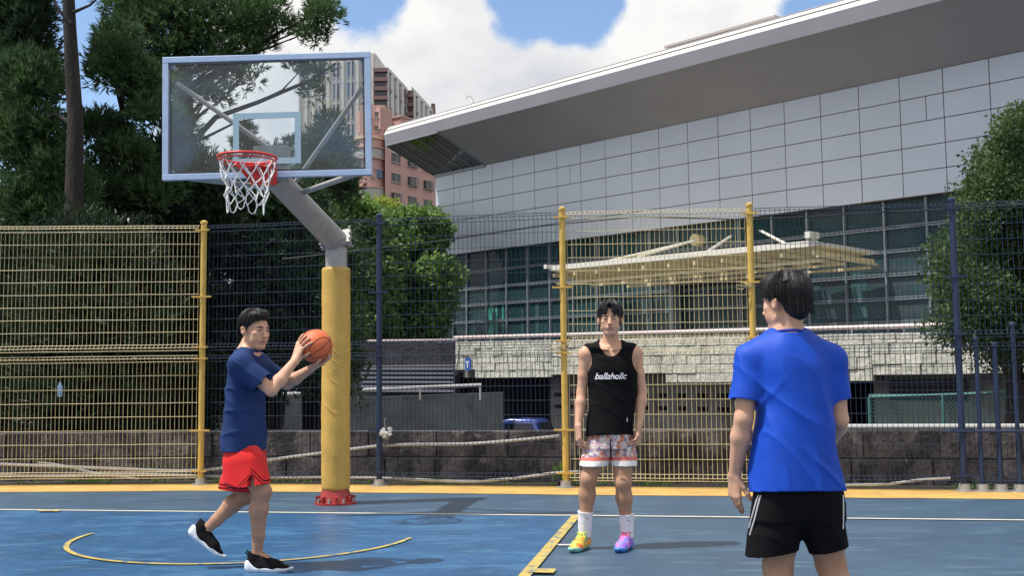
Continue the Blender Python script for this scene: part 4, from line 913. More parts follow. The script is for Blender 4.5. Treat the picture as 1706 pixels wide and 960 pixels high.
# arm with flange collar
P_top = BASE + [0, 0, zc(408)]; armE = BD(.02, -.50, -.16)
a_dir = unit(armE - (P_top + [0, 0, .06]))
b = MB(); b.tube([P_top + [0, 0, .03], P_top + [0, 0, .03] + a_dir * .02, armE + a_dir * .02], [.118, .118, .105], 28); b.build('arm', 'steel', st, smooth=True)
b = MB(); b.box(P_top + [0, 0, -.005], (.27, .27, .014), np.stack([EU, EV, up3], 1)); 
fl = unit(np.cross(a_dir, [0, 1, 0])); 
rt_ = np.stack([unit(np.cross([0, 1, 0], unit(a_dir + up3))), unit(np.cross(unit(a_dir + up3), unit(np.cross([0, 1, 0], unit(a_dir + up3))))), unit(a_dir + up3)], 1)
b.box(P_top + [0, 0, .05] + unit(a_dir + up3) * .0, (.29, .29, .014), rt_)
b.box(P_top + [0, 0, .05] + unit(a_dir + up3) * .02, (.29, .29, .010), rt_)
for sx in (-.14, .14):
    for sy in (-.12, 0, .12): q = P_top + [0, 0, .06] + rt_[:, 0] * sx + rt_[:, 1] * sy; b.tube([q - rt_[:, 2] * .035, q + rt_[:, 2] * .045], .011, 6)
b.build('flange', 'steel', st, bevel=.002)
# backboard frame, glass, target
bb_ = MB(); rb_ = np.stack([BU_, BV_, BW_], 1); fw = .052
bb_.box(BD(0, BH / 2 - fw / 2), (BW, .05, fw), rb_); bb_.box(BD(0, -BH / 2 + fw / 2), (BW, .05, fw), rb_)
for s_ in (-1, 1): bb_.box(BD(s_ * (BW / 2 - fw / 2), 0), (fw, .048, BH - 2 * fw), rb_)
for s_ in (-1, 1):
    for w_ in (-1, 1): bb_.box(BD(s_ * (BW / 2 - fw * .9), w_ * (BH / 2 - fw * .9), -.035), (fw * 1.7, .02, fw * 1.7), rb_)
bd = bb_.build('backboard', 'alu', st, bevel=.004)
b = MB(); b.box(BD(0, 0), (BW - 2 * fw + .01, .012, BH - 2 * fw + .01), rb_); b.build('glass', 'board_glass', bd)
b = MB(); gx0 = -BW / 2 + fw + .012
for s_ in (-1, 1): b.box(BD(s_ * (-gx0), 0, .0095), (.012, .004, BH - 2 * fw - .02), rb_)
for s_ in (-1, 1): b.box(BD(0, s_ * (BH / 2 - fw - .012), .0095), (BW - 2 * fw - .04, .004, .012), rb_)
b.build('gasket', 'window_dark', bd)
tl = mat('target_paint', (.33, .50, .60), .4); M['target'] = tl
b = MB(); tw_, th_ = .585, .45; tcz = -BH / 2 + .12 + th_ / 2 + .0; lw2 = .052
b.box(BD(0, tcz + th_ / 2 - lw2 / 2, .010), (tw_, .005, lw2), rb_); b.box(BD(0, tcz - th_ / 2 + lw2 / 2, .010), (tw_, .005, lw2), rb_)
for s_ in (-1, 1): b.box(BD(s_ * (tw_ / 2 - lw2 / 2), tcz, .010), (lw2, .005, th_ - 2 * lw2), rb_)
b.build('target_square', 'target', bd)
# struts behind
b = MB()
for (p, q, r_) in ((BD(-.80, .33, -.05), BD(.02, -.27, -.20), .021), (BD(.82, .25, -.05), armE + (P_top - armE) * .26 + [0, -.0, .08], .021), (BD(-.78, -.50, -.05), armE + (P_top - armE) * .10 + [-.08, 0, -.03], .024), (BD(.80, -.50, -.05), armE + (P_top - armE) * .30 + [.05, 0, .05], .026)):
    t = MB(); t.tube([p, q], r_, 12); t.tube([q, q + unit(q - p) * .03], r_ * 1.6, 10); t.build('strut', 'steel', st, smooth=True)
b.box(BD(.02, -.40, -.08), (.30, .10, .30), rb_); b.build('mounting_plate', 'steel', st, bevel=.004)
# rim
RC = AT(411, 262, 8.73); RC = (BD(0, 0, 0) + EV * .41) * [1, 1, 0] + [0, 0, RC[2]]; RR = .235
rm = MB(); circ = [RC + EU * RR * math.cos(a) + EV * RR * math.sin(a) for a in np.linspace(0, 2 * math.pi, 48, endpoint=False)]
rm.tube(circ, .0115, 10, closed=True)
rm.tube([p + [0, 0, -.03] + (RC - p) * .02 for p in circ], .006, 6, closed=True)
rm.box(RC - EV * (RR + .045) + [0, 0, -.02], (.24, .14, .012), rb_); rm.box(RC - EV * (RR + .115) + [0, 0, -.085], (.22, .02, .16), rb_)
for s_ in (-1, 1): rm.bar(RC - EV * (RR + .10) + EU * s_ * .09 + [0, 0, -.14], RC - EV * (RR - .12) + EU * s_ * .15 + [0, 0, -.018], .012, .03)
rim = rm.build('rim', 'rim_red', st, smooth=True)
b = MB(); nc = 12; lev = [(0, .228), (.10, .212), (.175, .188), (.235, .172), (.295, .165), (.36, .158), (.44, .140)]
def nd(k, i, jit=True):
    z, r_ = lev[k]; a = 2 * math.pi * (i + (.5 if k % 2 else 0)) / nc; sd = 0 if k == 0 else 1
    q = np.array([math.sin(i * 12.9 + k * 4.1), math.sin(i * 7.3 + k * 9.7), math.sin(i * 3.7 + k * 2.9)]) * .012 * sd * (k / 3)
    return RC + EU * r_ * math.cos(a) + EV * r_ * math.sin(a) + [0, 0, -z - .008] + q
for k in range(len(lev) - 2):
    for i in range(nc):
        for j in ((i, i - 1) if k % 2 == 0 else (i, i + 1)):
            p, q = nd(k, i), nd(k + 1, j % nc); m_ = (p + q) / 2 + np.array([0, 0, -.006]); b.tube([p, m_, q], .0048, 5)
        p = nd(k + 1, i); b.tube([p + [0, 0, .01], p - [0, 0, .01]], .008, 5)
for i in range(0, nc, 2):
    p, q = nd(5, i), nd(5, (i + 1) % nc); dz = .05 + .05 * abs(math.sin(i * 2.7)); b.tube([p, p * .8 + q * .2 - [0, 0, dz * .8], (p + q) / 2 - [0, 0, dz], p * .2 + q * .8 - [0, 0, dz * .8], q], .005, 5)
b.build('net', 'net', rim, smooth=True)
# ------------------------------------------------------------------ sculpting with a distance field
class SDF:
    def __init__(s, lo, hi, h):
        s.lo = np.array(lo, float); s.h = h; s.n = np.ceil((np.array(hi) - s.lo) / h).astype(int) + 1
        s.D = np.full(s.n, .15, np.float32); s.ax = [(s.lo[i] + h * np.arange(s.n[i])).astype(np.float32) for i in range(3)]; s.caps = []
    def reg(s, lo, hi):
        a = np.clip(((np.array(lo) - s.lo) / s.h).astype(int) - 1, 0, s.n); b = np.clip(((np.array(hi) - s.lo) / s.h).astype(int) + 2, 0, s.n)
        sl_ = tuple(slice(a[i], max(b[i], a[i])) for i in range(3)); X = s.ax[0][sl_[0]][:, None, None]; Y_ = s.ax[1][sl_[1]][None, :, None]; Z = s.ax[2][sl_[2]][None, None, :]
        return sl_, X, Y_, Z
    def comb(s, sl_, d, k, op):
        A = s.D[sl_]
        if A.size == 0: return
        if op == 'u': hh = np.maximum(k - np.abs(A - d), 0) / max(k, 1e-6); s.D[sl_] = np.minimum(A, d) - hh * hh * k * .25
        elif op == 's': d = -d; hh = np.maximum(k - np.abs(A - d), 0) / max(k, 1e-6); s.D[sl_] = np.maximum(A, d) + hh * hh * k * .25
        elif op == 'i': s.D[sl_] = np.maximum(A, d)
    def cone(s, a, b, ra, rb, k=.012, op='u', sq=None, f=1.):
        a = np.array(a, float); b = np.array(b, float); R_ = max(ra, rb) * max(1, 1) + k + .02; sl_, X, Y_, Z = s.reg(np.minimum(a, b) - R_, np.maximum(a, b) + R_)
        ab = b - a; L2 = ab @ ab + 1e-12; t_ = np.clip(((X - a[0]) * ab[0] + (Y_ - a[1]) * ab[1] + (Z - a[2]) * ab[2]) / L2, 0, 1)
        qx, qy, qz = X - a[0] - t_ * ab[0], Y_ - a[1] - t_ * ab[1], Z - a[2] - t_ * ab[2]
        if sq is not None:
            sq = unit(np.array(sq, float)); c_ = (qx * sq[0] + qy * sq[1] + qz * sq[2]) * (1 / f - 1); qx, qy, qz = qx + sq[0] * c_, qy + sq[1] * c_, qz + sq[2] * c_
        s.comb(sl_, np.sqrt(qx * qx + qy * qy + qz * qz) - (ra + (rb - ra) * t_), k, op)
    def chain(s, pts, rs, k=.012, **kw):
        for i in range(len(pts) - 1): s.cone(pts[i], pts[i + 1], rs[i], rs[i + 1], k, **kw)
    def ell(s, c, r, Rm=None, k=.012, op='u'):
        c = np.array(c, float); r = np.broadcast_to(np.array(r, float), (3,)); R_ = r.max() + k + .015; sl_, X, Y_, Z = s.reg(c - R_, c + R_); x, y, z = X - c[0], Y_ - c[1], Z - c[2]
        if Rm is not None: x, y, z = [x * Rm[i][0] + y * Rm[i][1] + z * Rm[i][2] for i in range(3)]
        k0 = np.sqrt((x / r[0]) ** 2 + (y / r[1]) ** 2 + (z / r[2]) ** 2); k1 = np.sqrt((x / r[0] ** 2) ** 2 + (y / r[1] ** 2) ** 2 + (z / r[2] ** 2) ** 2) + 1e-9
        s.comb(sl_, (k0 * (k0 - 1) / k1).astype(np.float32), k, op)
    def loft(s, secs, a, k=.02, n=2.3, op='u', capk=.02):
        """secs rows: z, cx, cy, half width across, half depth along the facing angle a"""
        S = np.array(sorted(secs, key=lambda q: q[0]), float); zz = np.linspace(S[0, 0], S[-1, 0], 200)
        C_ = [np.interp(zz, S[:, 0], S[:, i]) for i in range(1, 5)]; K = np.hanning(31); K /= K.sum(); C_ = [np.convolve(np.pad(c_, 15, mode='edge'), K, 'valid') for c_ in C_]
        m_ = max(C_[2].max(), C_[3].max()) + .05; lo = [C_[0].min() - m_, C_[1].min() - m_, S[0, 0] - .05]; hi = [C_[0].max() + m_, C_[1].max() + m_, S[-1, 0] + .05]
        sl_, X, Y_, Z = s.reg(lo, hi); cx, cy, rx, ry = [np.interp(Z, zz, c_).astype(np.float32) for c_ in C_]
        f = (math.cos(a), math.sin(a)); x, y = X - cx, Y_ - cy; lf = np.abs(x * f[0] + y * f[1]) / ry; ll = np.abs(-x * f[1] + y * f[0]) / rx
        d = ((lf ** n + ll ** n) ** (1 / n) - 1) * np.minimum(rx, ry) * 1.05
        d = np.maximum(d, np.maximum(Z - S[-1, 0], S[0, 0] - Z)); s.comb(sl_, d.astype(np.float32), k, op)
    def cut(s, p, n, rad, cap=True):
        """trim away the side n points to, within rad of p"""
        p = np.array(p, float); n = unit(np.array(n, float)); sl_, X, Y_, Z = s.reg(p - rad, p + rad)
        d = (X - p[0]) * n[0] + (Y_ - p[1]) * n[1] + (Z - p[2]) * n[2]; rr = np.sqrt((X - p[0]) ** 2 + (Y_ - p[1]) ** 2 + (Z - p[2]) ** 2)
        s.D[sl_] = np.where(rr < rad, np.maximum(s.D[sl_], d), s.D[sl_])
        if cap: s.caps.append((p, n, rad))
    def ripple(s, fn, band=.03):
        m_ = np.abs(s.D) < band; I = np.nonzero(m_); P_ = [s.ax[i][I[i]] for i in range(3)]; s.D[m_] += fn(*P_).astype(np.float32)
    def like(s):
        o = SDF.__new__(SDF); o.lo, o.h, o.n, o.ax = s.lo, s.h, s.n, s.ax; o.D = np.full(s.n, .15, np.float32); o.caps = []; return o
    def cutcyl(s, p, n, rad=.2):
        p = np.array(p, float); n = unit(np.array(n, float)); X = s.ax[0][:, None, None]; Y_ = s.ax[1][None, :, None]; Z = s.ax[2][None, None, :]
        d = (X - p[0]) * n[0] + (Y_ - p[1]) * n[1] + (Z - p[2]) * n[2]; s.D = np.maximum(s.D, d.astype(np.float32)); s.caps.append((p, n, rad))
    def merge(s, o, k=.02):
        hh = np.maximum(k - np.abs(s.D - o.D), 0) / k; s.D = np.minimum(s.D, o.D) - hh * hh * k * .25; s.caps += o.caps
    def mesh(s, capdel=True):
        D = s.D; s_ = D < 0; n = np.array(D.shape)
        cnt = np.zeros(n - 1, np.int8)
        for dx in (0, 1):
            for dy in (0, 1):
                for dz in (0, 1): cnt += s_[dx:n[0] - 1 + dx, dy:n[1] - 1 + dy, dz:n[2] - 1 + dz]
        act = (cnt > 0) & (cnt < 8); I = np.argwhere(act); ids = np.full(n - 1, -1, np.int32); ids[act] = np.arange(len(I))
        cor = [(dx, dy, dz) for dx in (0, 1) for dy in (0, 1) for dz in (0, 1)]; v = np.stack([D[I[:, 0] + a, I[:, 1] + b, I[:, 2] + c_] for a, b, c_ in cor], 1)
        acc = np.zeros((len(I), 3)); k = np.zeros(len(I)); co_ = np.array(cor, float)
        for i in range(8):
            for j in range(i + 1, 8):
                if np.abs(co_[i] - co_[j]).sum() != 1: continue
                m_ = (v[:, i] < 0) != (v[:, j] < 0); t_ = np.where(m_, v[:, i] / (v[:, i] - v[:, j] + 1e-12), 0)[:, None]; acc += np.where(m_[:, None], co_[i] + (co_[j] - co_[i]) * t_, 0); k += m_
        V = (I + acc / k[:, None]) * s.h + s.lo; F = []
        for ax in range(3):
            o1, o2 = [q for q in range(3) if q != ax]; a = [slice(None)] * 3; b = [slice(None)] * 3; a[ax] = slice(0, -1); b[ax] = slice(1, None)
            e = s_[tuple(a)] != s_[tuple(b)]; e2 = np.argwhere(e); e2 = e2[(e2[:, o1] > 0) & (e2[:, o2] > 0) & (e2[:, o1] < n[o1] - 1) & (e2[:, o2] < n[o2] - 1)]
            def g_(d1, d2):
                q = e2.copy(); q[:, o1] -= d1; q[:, o2] -= d2; return ids[q[:, 0], q[:, 1], q[:, 2]]
            Q = np.stack([g_(1, 1), g_(0, 1), g_(0, 0), g_(1, 0)], 1); ins = s_[e2[:, 0], e2[:, 1], e2[:, 2]]; flip = ins if ax != 1 else ~ins
            Q[~flip] = Q[~flip][:, ::-1]; F.append(Q)
        F = np.concatenate(F); F = F[(F >= 0).all(1)]
        if capdel and s.caps:
            c_ = V[F].mean(1); nr = np.cross(V[F[:, 1]] - V[F[:, 0]], V[F[:, 2]] - V[F[:, 0]]); nr = unit(nr); keep = np.ones(len(F), bool)
            for p, nn_, rad in s.caps: keep &= ~((np.abs((c_ - p) @ nn_) < s.h * .8) & (nr @ nn_ > .8) & (np.linalg.norm(c_ - p, axis=1) < rad))
            F = F[keep]; u_, inv = np.unique(F, return_inverse=True); V = V[u_]; F = inv.reshape(-1, 4).astype(np.int32)
        return V, F
    def build(s, name, mats, parent, solid=0., midx=None, capdel=True):
        V, F = s.mesh(capdel); mi = None if midx is None else midx(V[F].mean(1)); o = link_mesh(name, V, F, mats, parent, mi, True)
        if solid: m_ = o.modifiers.new('solidify', 'SOLIDIFY'); m_.thickness = solid; m_.offset = -1
        return o
def frame(f, up_=(0, 0, 1)):
    f = unit(np.array(f, float)); r = unit(np.cross(f, up_)); u = np.cross(r, f); return np.stack([r, f, u])     # rows right, forward, up
def bodyhead(s, c, Fm, sc=1.0, neck=None, nr=.056, ears=True):
    W = lambda x, y, z: np.array(c) + (np.array([x, y, z]) * sc) @ Fm
    E_ = lambda p, r, k=.012, op='u': s.ell(W(*p), np.array(r) * sc, Fm, k, op); C2 = lambda a, b, ra, rb, k=.01, op='u', **kw: s.cone(W(*a), W(*b), ra * sc, rb * sc, k, op, **kw)
    if neck is not None: s.cone(W(0, -.022, -.05), neck, nr * .98, nr * 1.08, .03)
    E_((0, -.012, .04), (.074, .094, .080)); E_((0, .028, -.02), (.058, .060, .080), .02); E_((0, .034, -.07), (.043, .046, .042), .02); C2((0, .062, -.098), (0, .070, -.096), .017, .016, .016)
    for s_ in (-1, 1):
        C2((s_ * .050, .0, -.055), (s_ * .022, .060, -.095), .017, .016, .018); E_((s_ * .041, .058, -.016), (.022, .022, .017), .014); E_((s_ * .034, .048, -.048), (.024, .030, .030), .02)
        C2((s_ * .014, .083, .026), (s_ * .044, .070, .024), .0065, .0065, .014)
        E_((s_ * .030, .098, .006), (.018, .0165, .010), .016, 's'); E_((s_ * .031, .070, .002), (.016, .0150, .0125), .012)
        E_((s_ * .0115, .101, -.034), (.0085, .010, .0075), .005)
        if ears:
            E_((s_ * .079, -.006, -.004), (.010, .018, .030), .006); C2((s_ * .088, -.018, .012), (s_ * .084, -.010, -.022), .006, .007, .004); E_((s_ * .090, -.002, .0), (.006, .009, .014), .004, 's')
    C2((0, .086, .012), (0, .107, -.028), .0075, .0115, .010); E_((0, .106, -.032), (.012, .011, .009), .006); E_((0, .066, -.058), (.032, .028, .022), .014)
    C2((-.016, .088, -.057), (.016, .088, -.057), .0062, .0062, .006); C2((-.013, .087, -.0685), (.013, .087, -.0685), .0078, .0078, .006); C2((-.021, .097, -.0625), (.021, .097, -.0625), .0022, .0022, .003, 's')
    return W
def hand(s, wrist, dirn, palm, side=1, curl=(.3, .35, .35, .4), sc=1., spread=.06, thumb=(.55, .55)):
    d = unit(np.array(dirn, float)); pn = np.array(palm, float); pn = unit(pn - d * (pn @ d)); lat = np.cross(d, pn) * side; w = np.array(wrist, float)
    offs = (.027, .009, -.009, -.026); kn = (.088, .092, .088, .080); ln = (.070, .078, .072, .057); rr = (.0088, .009, .0086, .0076)
    for i in range(4):
        k0 = w + d * .004 + lat * offs[i] * .55 * sc; k1 = w + d * kn[i] * sc + lat * offs[i] * sc; s.cone(k0, k1, .0155 * sc, .0115 * sc, .014)
        a = -.0 + curl[i]; sp = (1.5 - i) * spread; p = k1; tot = 0
        for j, fr_ in enumerate((.45, .31, .24)):
            tot += curl[i] * (1, 1.2, .8)[j]; dd = unit(d * math.cos(tot) + pn * math.sin(tot) + lat * sp); q = p + dd * ln[i] * fr_ * sc
            s.cone(p, q, rr[i] * (1.02 - .1 * j) * sc, rr[i] * (.95 - .12 * j) * sc, .004 if j else .008); p = q
    p = w + d * .012 * sc + lat * .018 * sc; tv = unit(d * math.cos(thumb[0]) + lat * math.sin(thumb[0]) + pn * thumb[1])
    for j, (L_, r0, r1) in enumerate(((.045, .0155, .0125), (.032, .0115, .0105), (.026, .0105, .0085))):
        tj = unit(tv + d * .25 * j + pn * .12 * j); q = p + tj * L_ * sc; s.cone(p, q, r0 * sc, r1 * sc, .008 if j == 0 else .004); p = q
def ballhand(s, wrist, C_, Rb, p0, tdir, side, sc=1., th=1.0, ang0=0.):
    """fingers wrapped on a ball: p0 unit vector from ball centre to palm, tdir finger direction"""
    p0 = unit(np.array(p0, float)); t_ = np.array(tdir, float); t_ = unit(t_ - p0 * (t_ @ p0)); l_ = np.cross(t_, p0) * side
    def E_(a, b, lift):
        q = math.hypot(a, b); 
        if q < 1e-6: return C_ + p0 * (Rb + lift)
        an = q / Rb; return C_ + (p0 * math.cos(an) + (t_ * a + l_ * b) / q * math.sin(an)) * (Rb + lift)
    offs = (.026, .009, -.009, -.027)
    for i in range(4):
        k1 = E_(.030 * sc, offs[i] * 1.1 * sc, .013); s.cone(np.array(wrist) + l_ * offs[i] * .5 * sc, k1, .0155 * sc, .0115 * sc, .014); p = k1; L_ = (.066, .076, .070, .055)[i]
        for j, fr_ in enumerate((.45, .76, 1.0)):
            q = E_((.030 + L_ * fr_) * sc, offs[i] * (1.1 + 1.1 * fr_) * sc, .0085 if j < 2 else .006); s.cone(p, q, (.0088 - .0006 * j) * sc, (.0082 - .0008 * j) * sc, .004 if j else .007); p = q
    k0 = np.array(wrist) + l_ * .016 * sc; p = E_(-.018 * sc, .040 * sc * th, .014); s.cone(k0, p, .0155 * sc, .0125 * sc, .008); q = E_(.004, .068 * sc * th, .010); s.cone(p, q, .0115 * sc, .0105 * sc, .004); r_ = E_(.026, .086 * sc * th, .008); s.cone(q, r_, .0105 * sc, .0085 * sc, .004)
def folds(seed, amp=.0035, kx=16, kz=9, lean=0.):
    def fn(x, y, z):
        w = np.sin(x * 9 + z * 5 + seed) + .6 * np.sin(y * 13 - z * 7 + seed * 2); q = np.sin((x + z * lean) * kx + z * kz * .4 + w * 1.7 + seed); r = np.sin(z * kz * 2.3 + x * 6 + y * 9 + w * 1.3 + seed * 3)
        u_ = np.sin(x * 41 + z * 23 + w * 2) * np.sin(y * 37 + z * 17 + seed)
        return -amp * ((1 - np.abs(q)) ** 2 * 1.2 + (1 - np.abs(r)) ** 3 * .9 - .5 + .18 * u_)
    return fn
def hair_on(parent, c, Fm, sc, line, thick, h=.0035, locks=(), ridge=.0022, shape=None, mat_='hair', strands=420):
    """line: hairline height against azimuth from the front; thick: coat thickness"""
    c = np.array(c, float); s = SDF(c - .19 * sc, c + .19 * sc, h); W = lambda x, y, z: c + (np.array([x, y, z]) * sc) @ Fm
    s.ell(W(0, -.014, .045), (np.array([.074, .094, .080]) + thick) * sc, Fm, .01)
    for p, r in (shape or []): s.ell(W(*p), np.array(r) * sc, Fm, .02)
    X, Y_, Z = np.meshgrid(*s.ax, indexing='ij'); q = [X - c[0], Y_ - c[1], Z - c[2]]; x, y, z = [(q[0] * Fm[i][0] + q[1] * Fm[i][1] + q[2] * Fm[i][2]) / sc for i in range(3)]
    az = np.arctan2(x, y + .01); az2 = np.abs(az) if len(line) == 1 else None
    L_ = line[0] if len(line) == 1 else line[1]; zl = np.interp(np.abs(az) if len(line) == 1 else az, [p[0] for p in L_], [p[1] for p in L_])
    zl = zl + .004 * np.sin(az * 47 + 3 * np.sin(az * 11)) + .003 * np.sin(az * 83)
    s.D = np.maximum(s.D, ((zl - z) * .7 * sc).astype(np.float32))
    aw = np.arctan2(x, y + .045); s.D += (ridge * (np.sin(aw * 34 + 4 * np.sin(aw * 5) + z * 35) * .6 + np.sin(aw * 71 + z * 60 + 5 * np.sin(aw * 3)) * .5)).astype(np.float32) * (np.abs(s.D) < .02)
    b = MB(); rs_ = np.random.default_rng(3)
    for i in range(strands):
        a = rs_.uniform(-math.pi, math.pi); zl_ = np.interp(abs(a), [p[0] for p in line[0]], [p[1] for p in line[0]]) - rs_.uniform(-.012, .010); P_ = []; th = thick + rs_.uniform(.0005, .0045)
        A_, B_, C2_ = .074 + th, .094 + th, .080 + th; z1 = (zl_ - .045) / C2_; z1 = max(z1, -.98) if z1 < 1 else .9; tmax = math.acos(max(-1, min(1, z1))); sw = rs_.uniform(-.12, .12)
        for t_ in np.linspace(.12 + rs_.uniform(0, .5), tmax, 8):
            aa = a + sw * (t_ / 1.5 - .7) ; P_.append(W(A_ * math.sin(min(t_, 1.75)) * math.sin(aa), -.014 + B_ * math.sin(min(t_, 1.75)) * math.cos(aa), .045 + C2_ * math.cos(t_)))
        b.tube(P_, np.linspace(.0019, .0006, 8) * sc, 4)
    for pts, r0, r1 in locks:
        P_ = [W(*p) for p in pts]; rs = np.linspace(r0, r1, len(P_)); s.chain(P_, rs, .006)
    o = s.build('hair', mat_, parent)
    if strands: b.build('loose_strands', mat_, o, smooth=True)
    return o
def eyes(parent, W, Fm, sc, look=0.):
    for s_ in (-1, 1):
        b = MB(); c = W(s_ * .031, .0835, .0025); n = 10; V = []; 
        for i in range(7):
            ph = math.pi * i / 6
            for k in range(n): th_ = 2 * math.pi * k / n; V.append(c + (np.array([.0105 * math.cos(ph), .0046 * math.sin(ph) * math.cos(th_), .0022 * math.sin(ph) * math.sin(th_)]) * sc) @ Fm)
        F = [(i * n + k, i * n + (k + 1) % n, (i + 1) * n + (k + 1) % n, (i + 1) * n + k) for i in range(6) for k in range(n)]
        b.add(V, F, 0); c2 = W(s_ * .031 + look, .0875, .0025); b.tube([c2, c2 + (np.array([0, .0006, 0]) * sc) @ Fm], .0026 * sc, 10, 1); b.build('eye', ['eye_white', 'iris'], parent, smooth=True)
def face_lines(body, parent, W, Fm, sc):
    bpy.context.view_layer.update(); oo = Vector(origin_of(body))
    def on(x, z, lift=.0014):
        o_ = Vector(W(x, .22, z)) - oo; ok, loc, nr, fi = body.ray_cast(o_, Vector(-Fm[1])); return np.array(loc + oo) + Fm[1] * lift if ok else W(x, .09, z)
    for s_ in (-1, 1):
        b = MB(); b.tube([on(s_ * x, z) for x, z in ((.012, .0195), (.020, .0230), (.030, .0250), (.040, .0230), (.047, .0190))], np.array([.0026, .0042, .0044, .0036, .0016]) * sc, 6); b.build('eyebrow', 'brow', parent, smooth=True)
        b = MB(); b.tube([on(s_ * x, z) for x, z in ((.018, .0015), (.024, .0040), (.031, .0050), (.038, .0042), (.044, .0025))], np.array([.0014, .0026, .0029, .0026, .0014]) * sc, 6)
        b.tube([on(s_ * x, z) for x, z in ((.026, .0022), (.031, .0020), (.036, .0024))], .0027 * sc, 6); b.build('eyelid_line', 'brow', parent, smooth=True)
    b = MB(); b.tube([on(x, z) for x, z in ((-.022, -.0615), (-.012, -.0625), (0, -.0632), (.012, -.0625), (.022, -.0615))], np.array([.0009, .0018, .0020, .0018, .0009]) * sc, 6); b.build('mouth_line', 'lip_dark', parent, smooth=True)
    b = MB()
    for s_ in (-1, 1): b.tube([on(s_ * .004, -.0405), on(s_ * .009, -.0395)], .0015 * sc, 6)
    b.build('nostril', 'brow', parent, smooth=True)
def face_mats(c, Fm, sc, brow=True):
    def f(P_):
        q = (P_ - np.array(c)) @ Fm.T / sc; x, y, z = q.T; mi = np.zeros(len(P_), np.int32)
        mi[(np.abs(x) < .023) & (y > .083) & (z < -.0545 - .12 * np.abs(x)) & (z > -.0745 + .25 * np.abs(x))] = 1
        if False: zb_ = .0215 - .10 * np.abs(np.abs(x) - .032); mi[(np.abs(x) > .013) & (np.abs(x) < .047) & (y > .055) & (np.abs(z - zb_) < .0036)] = 2
        if False: mi[(np.abs(x) > .019) & (np.abs(x) < .043) & (y > .07) & (np.abs(z - .0078 + .9 * (np.abs(x) - .031) ** 2 * 30) < .0015)] = 2
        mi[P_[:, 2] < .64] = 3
        return mi
    return f
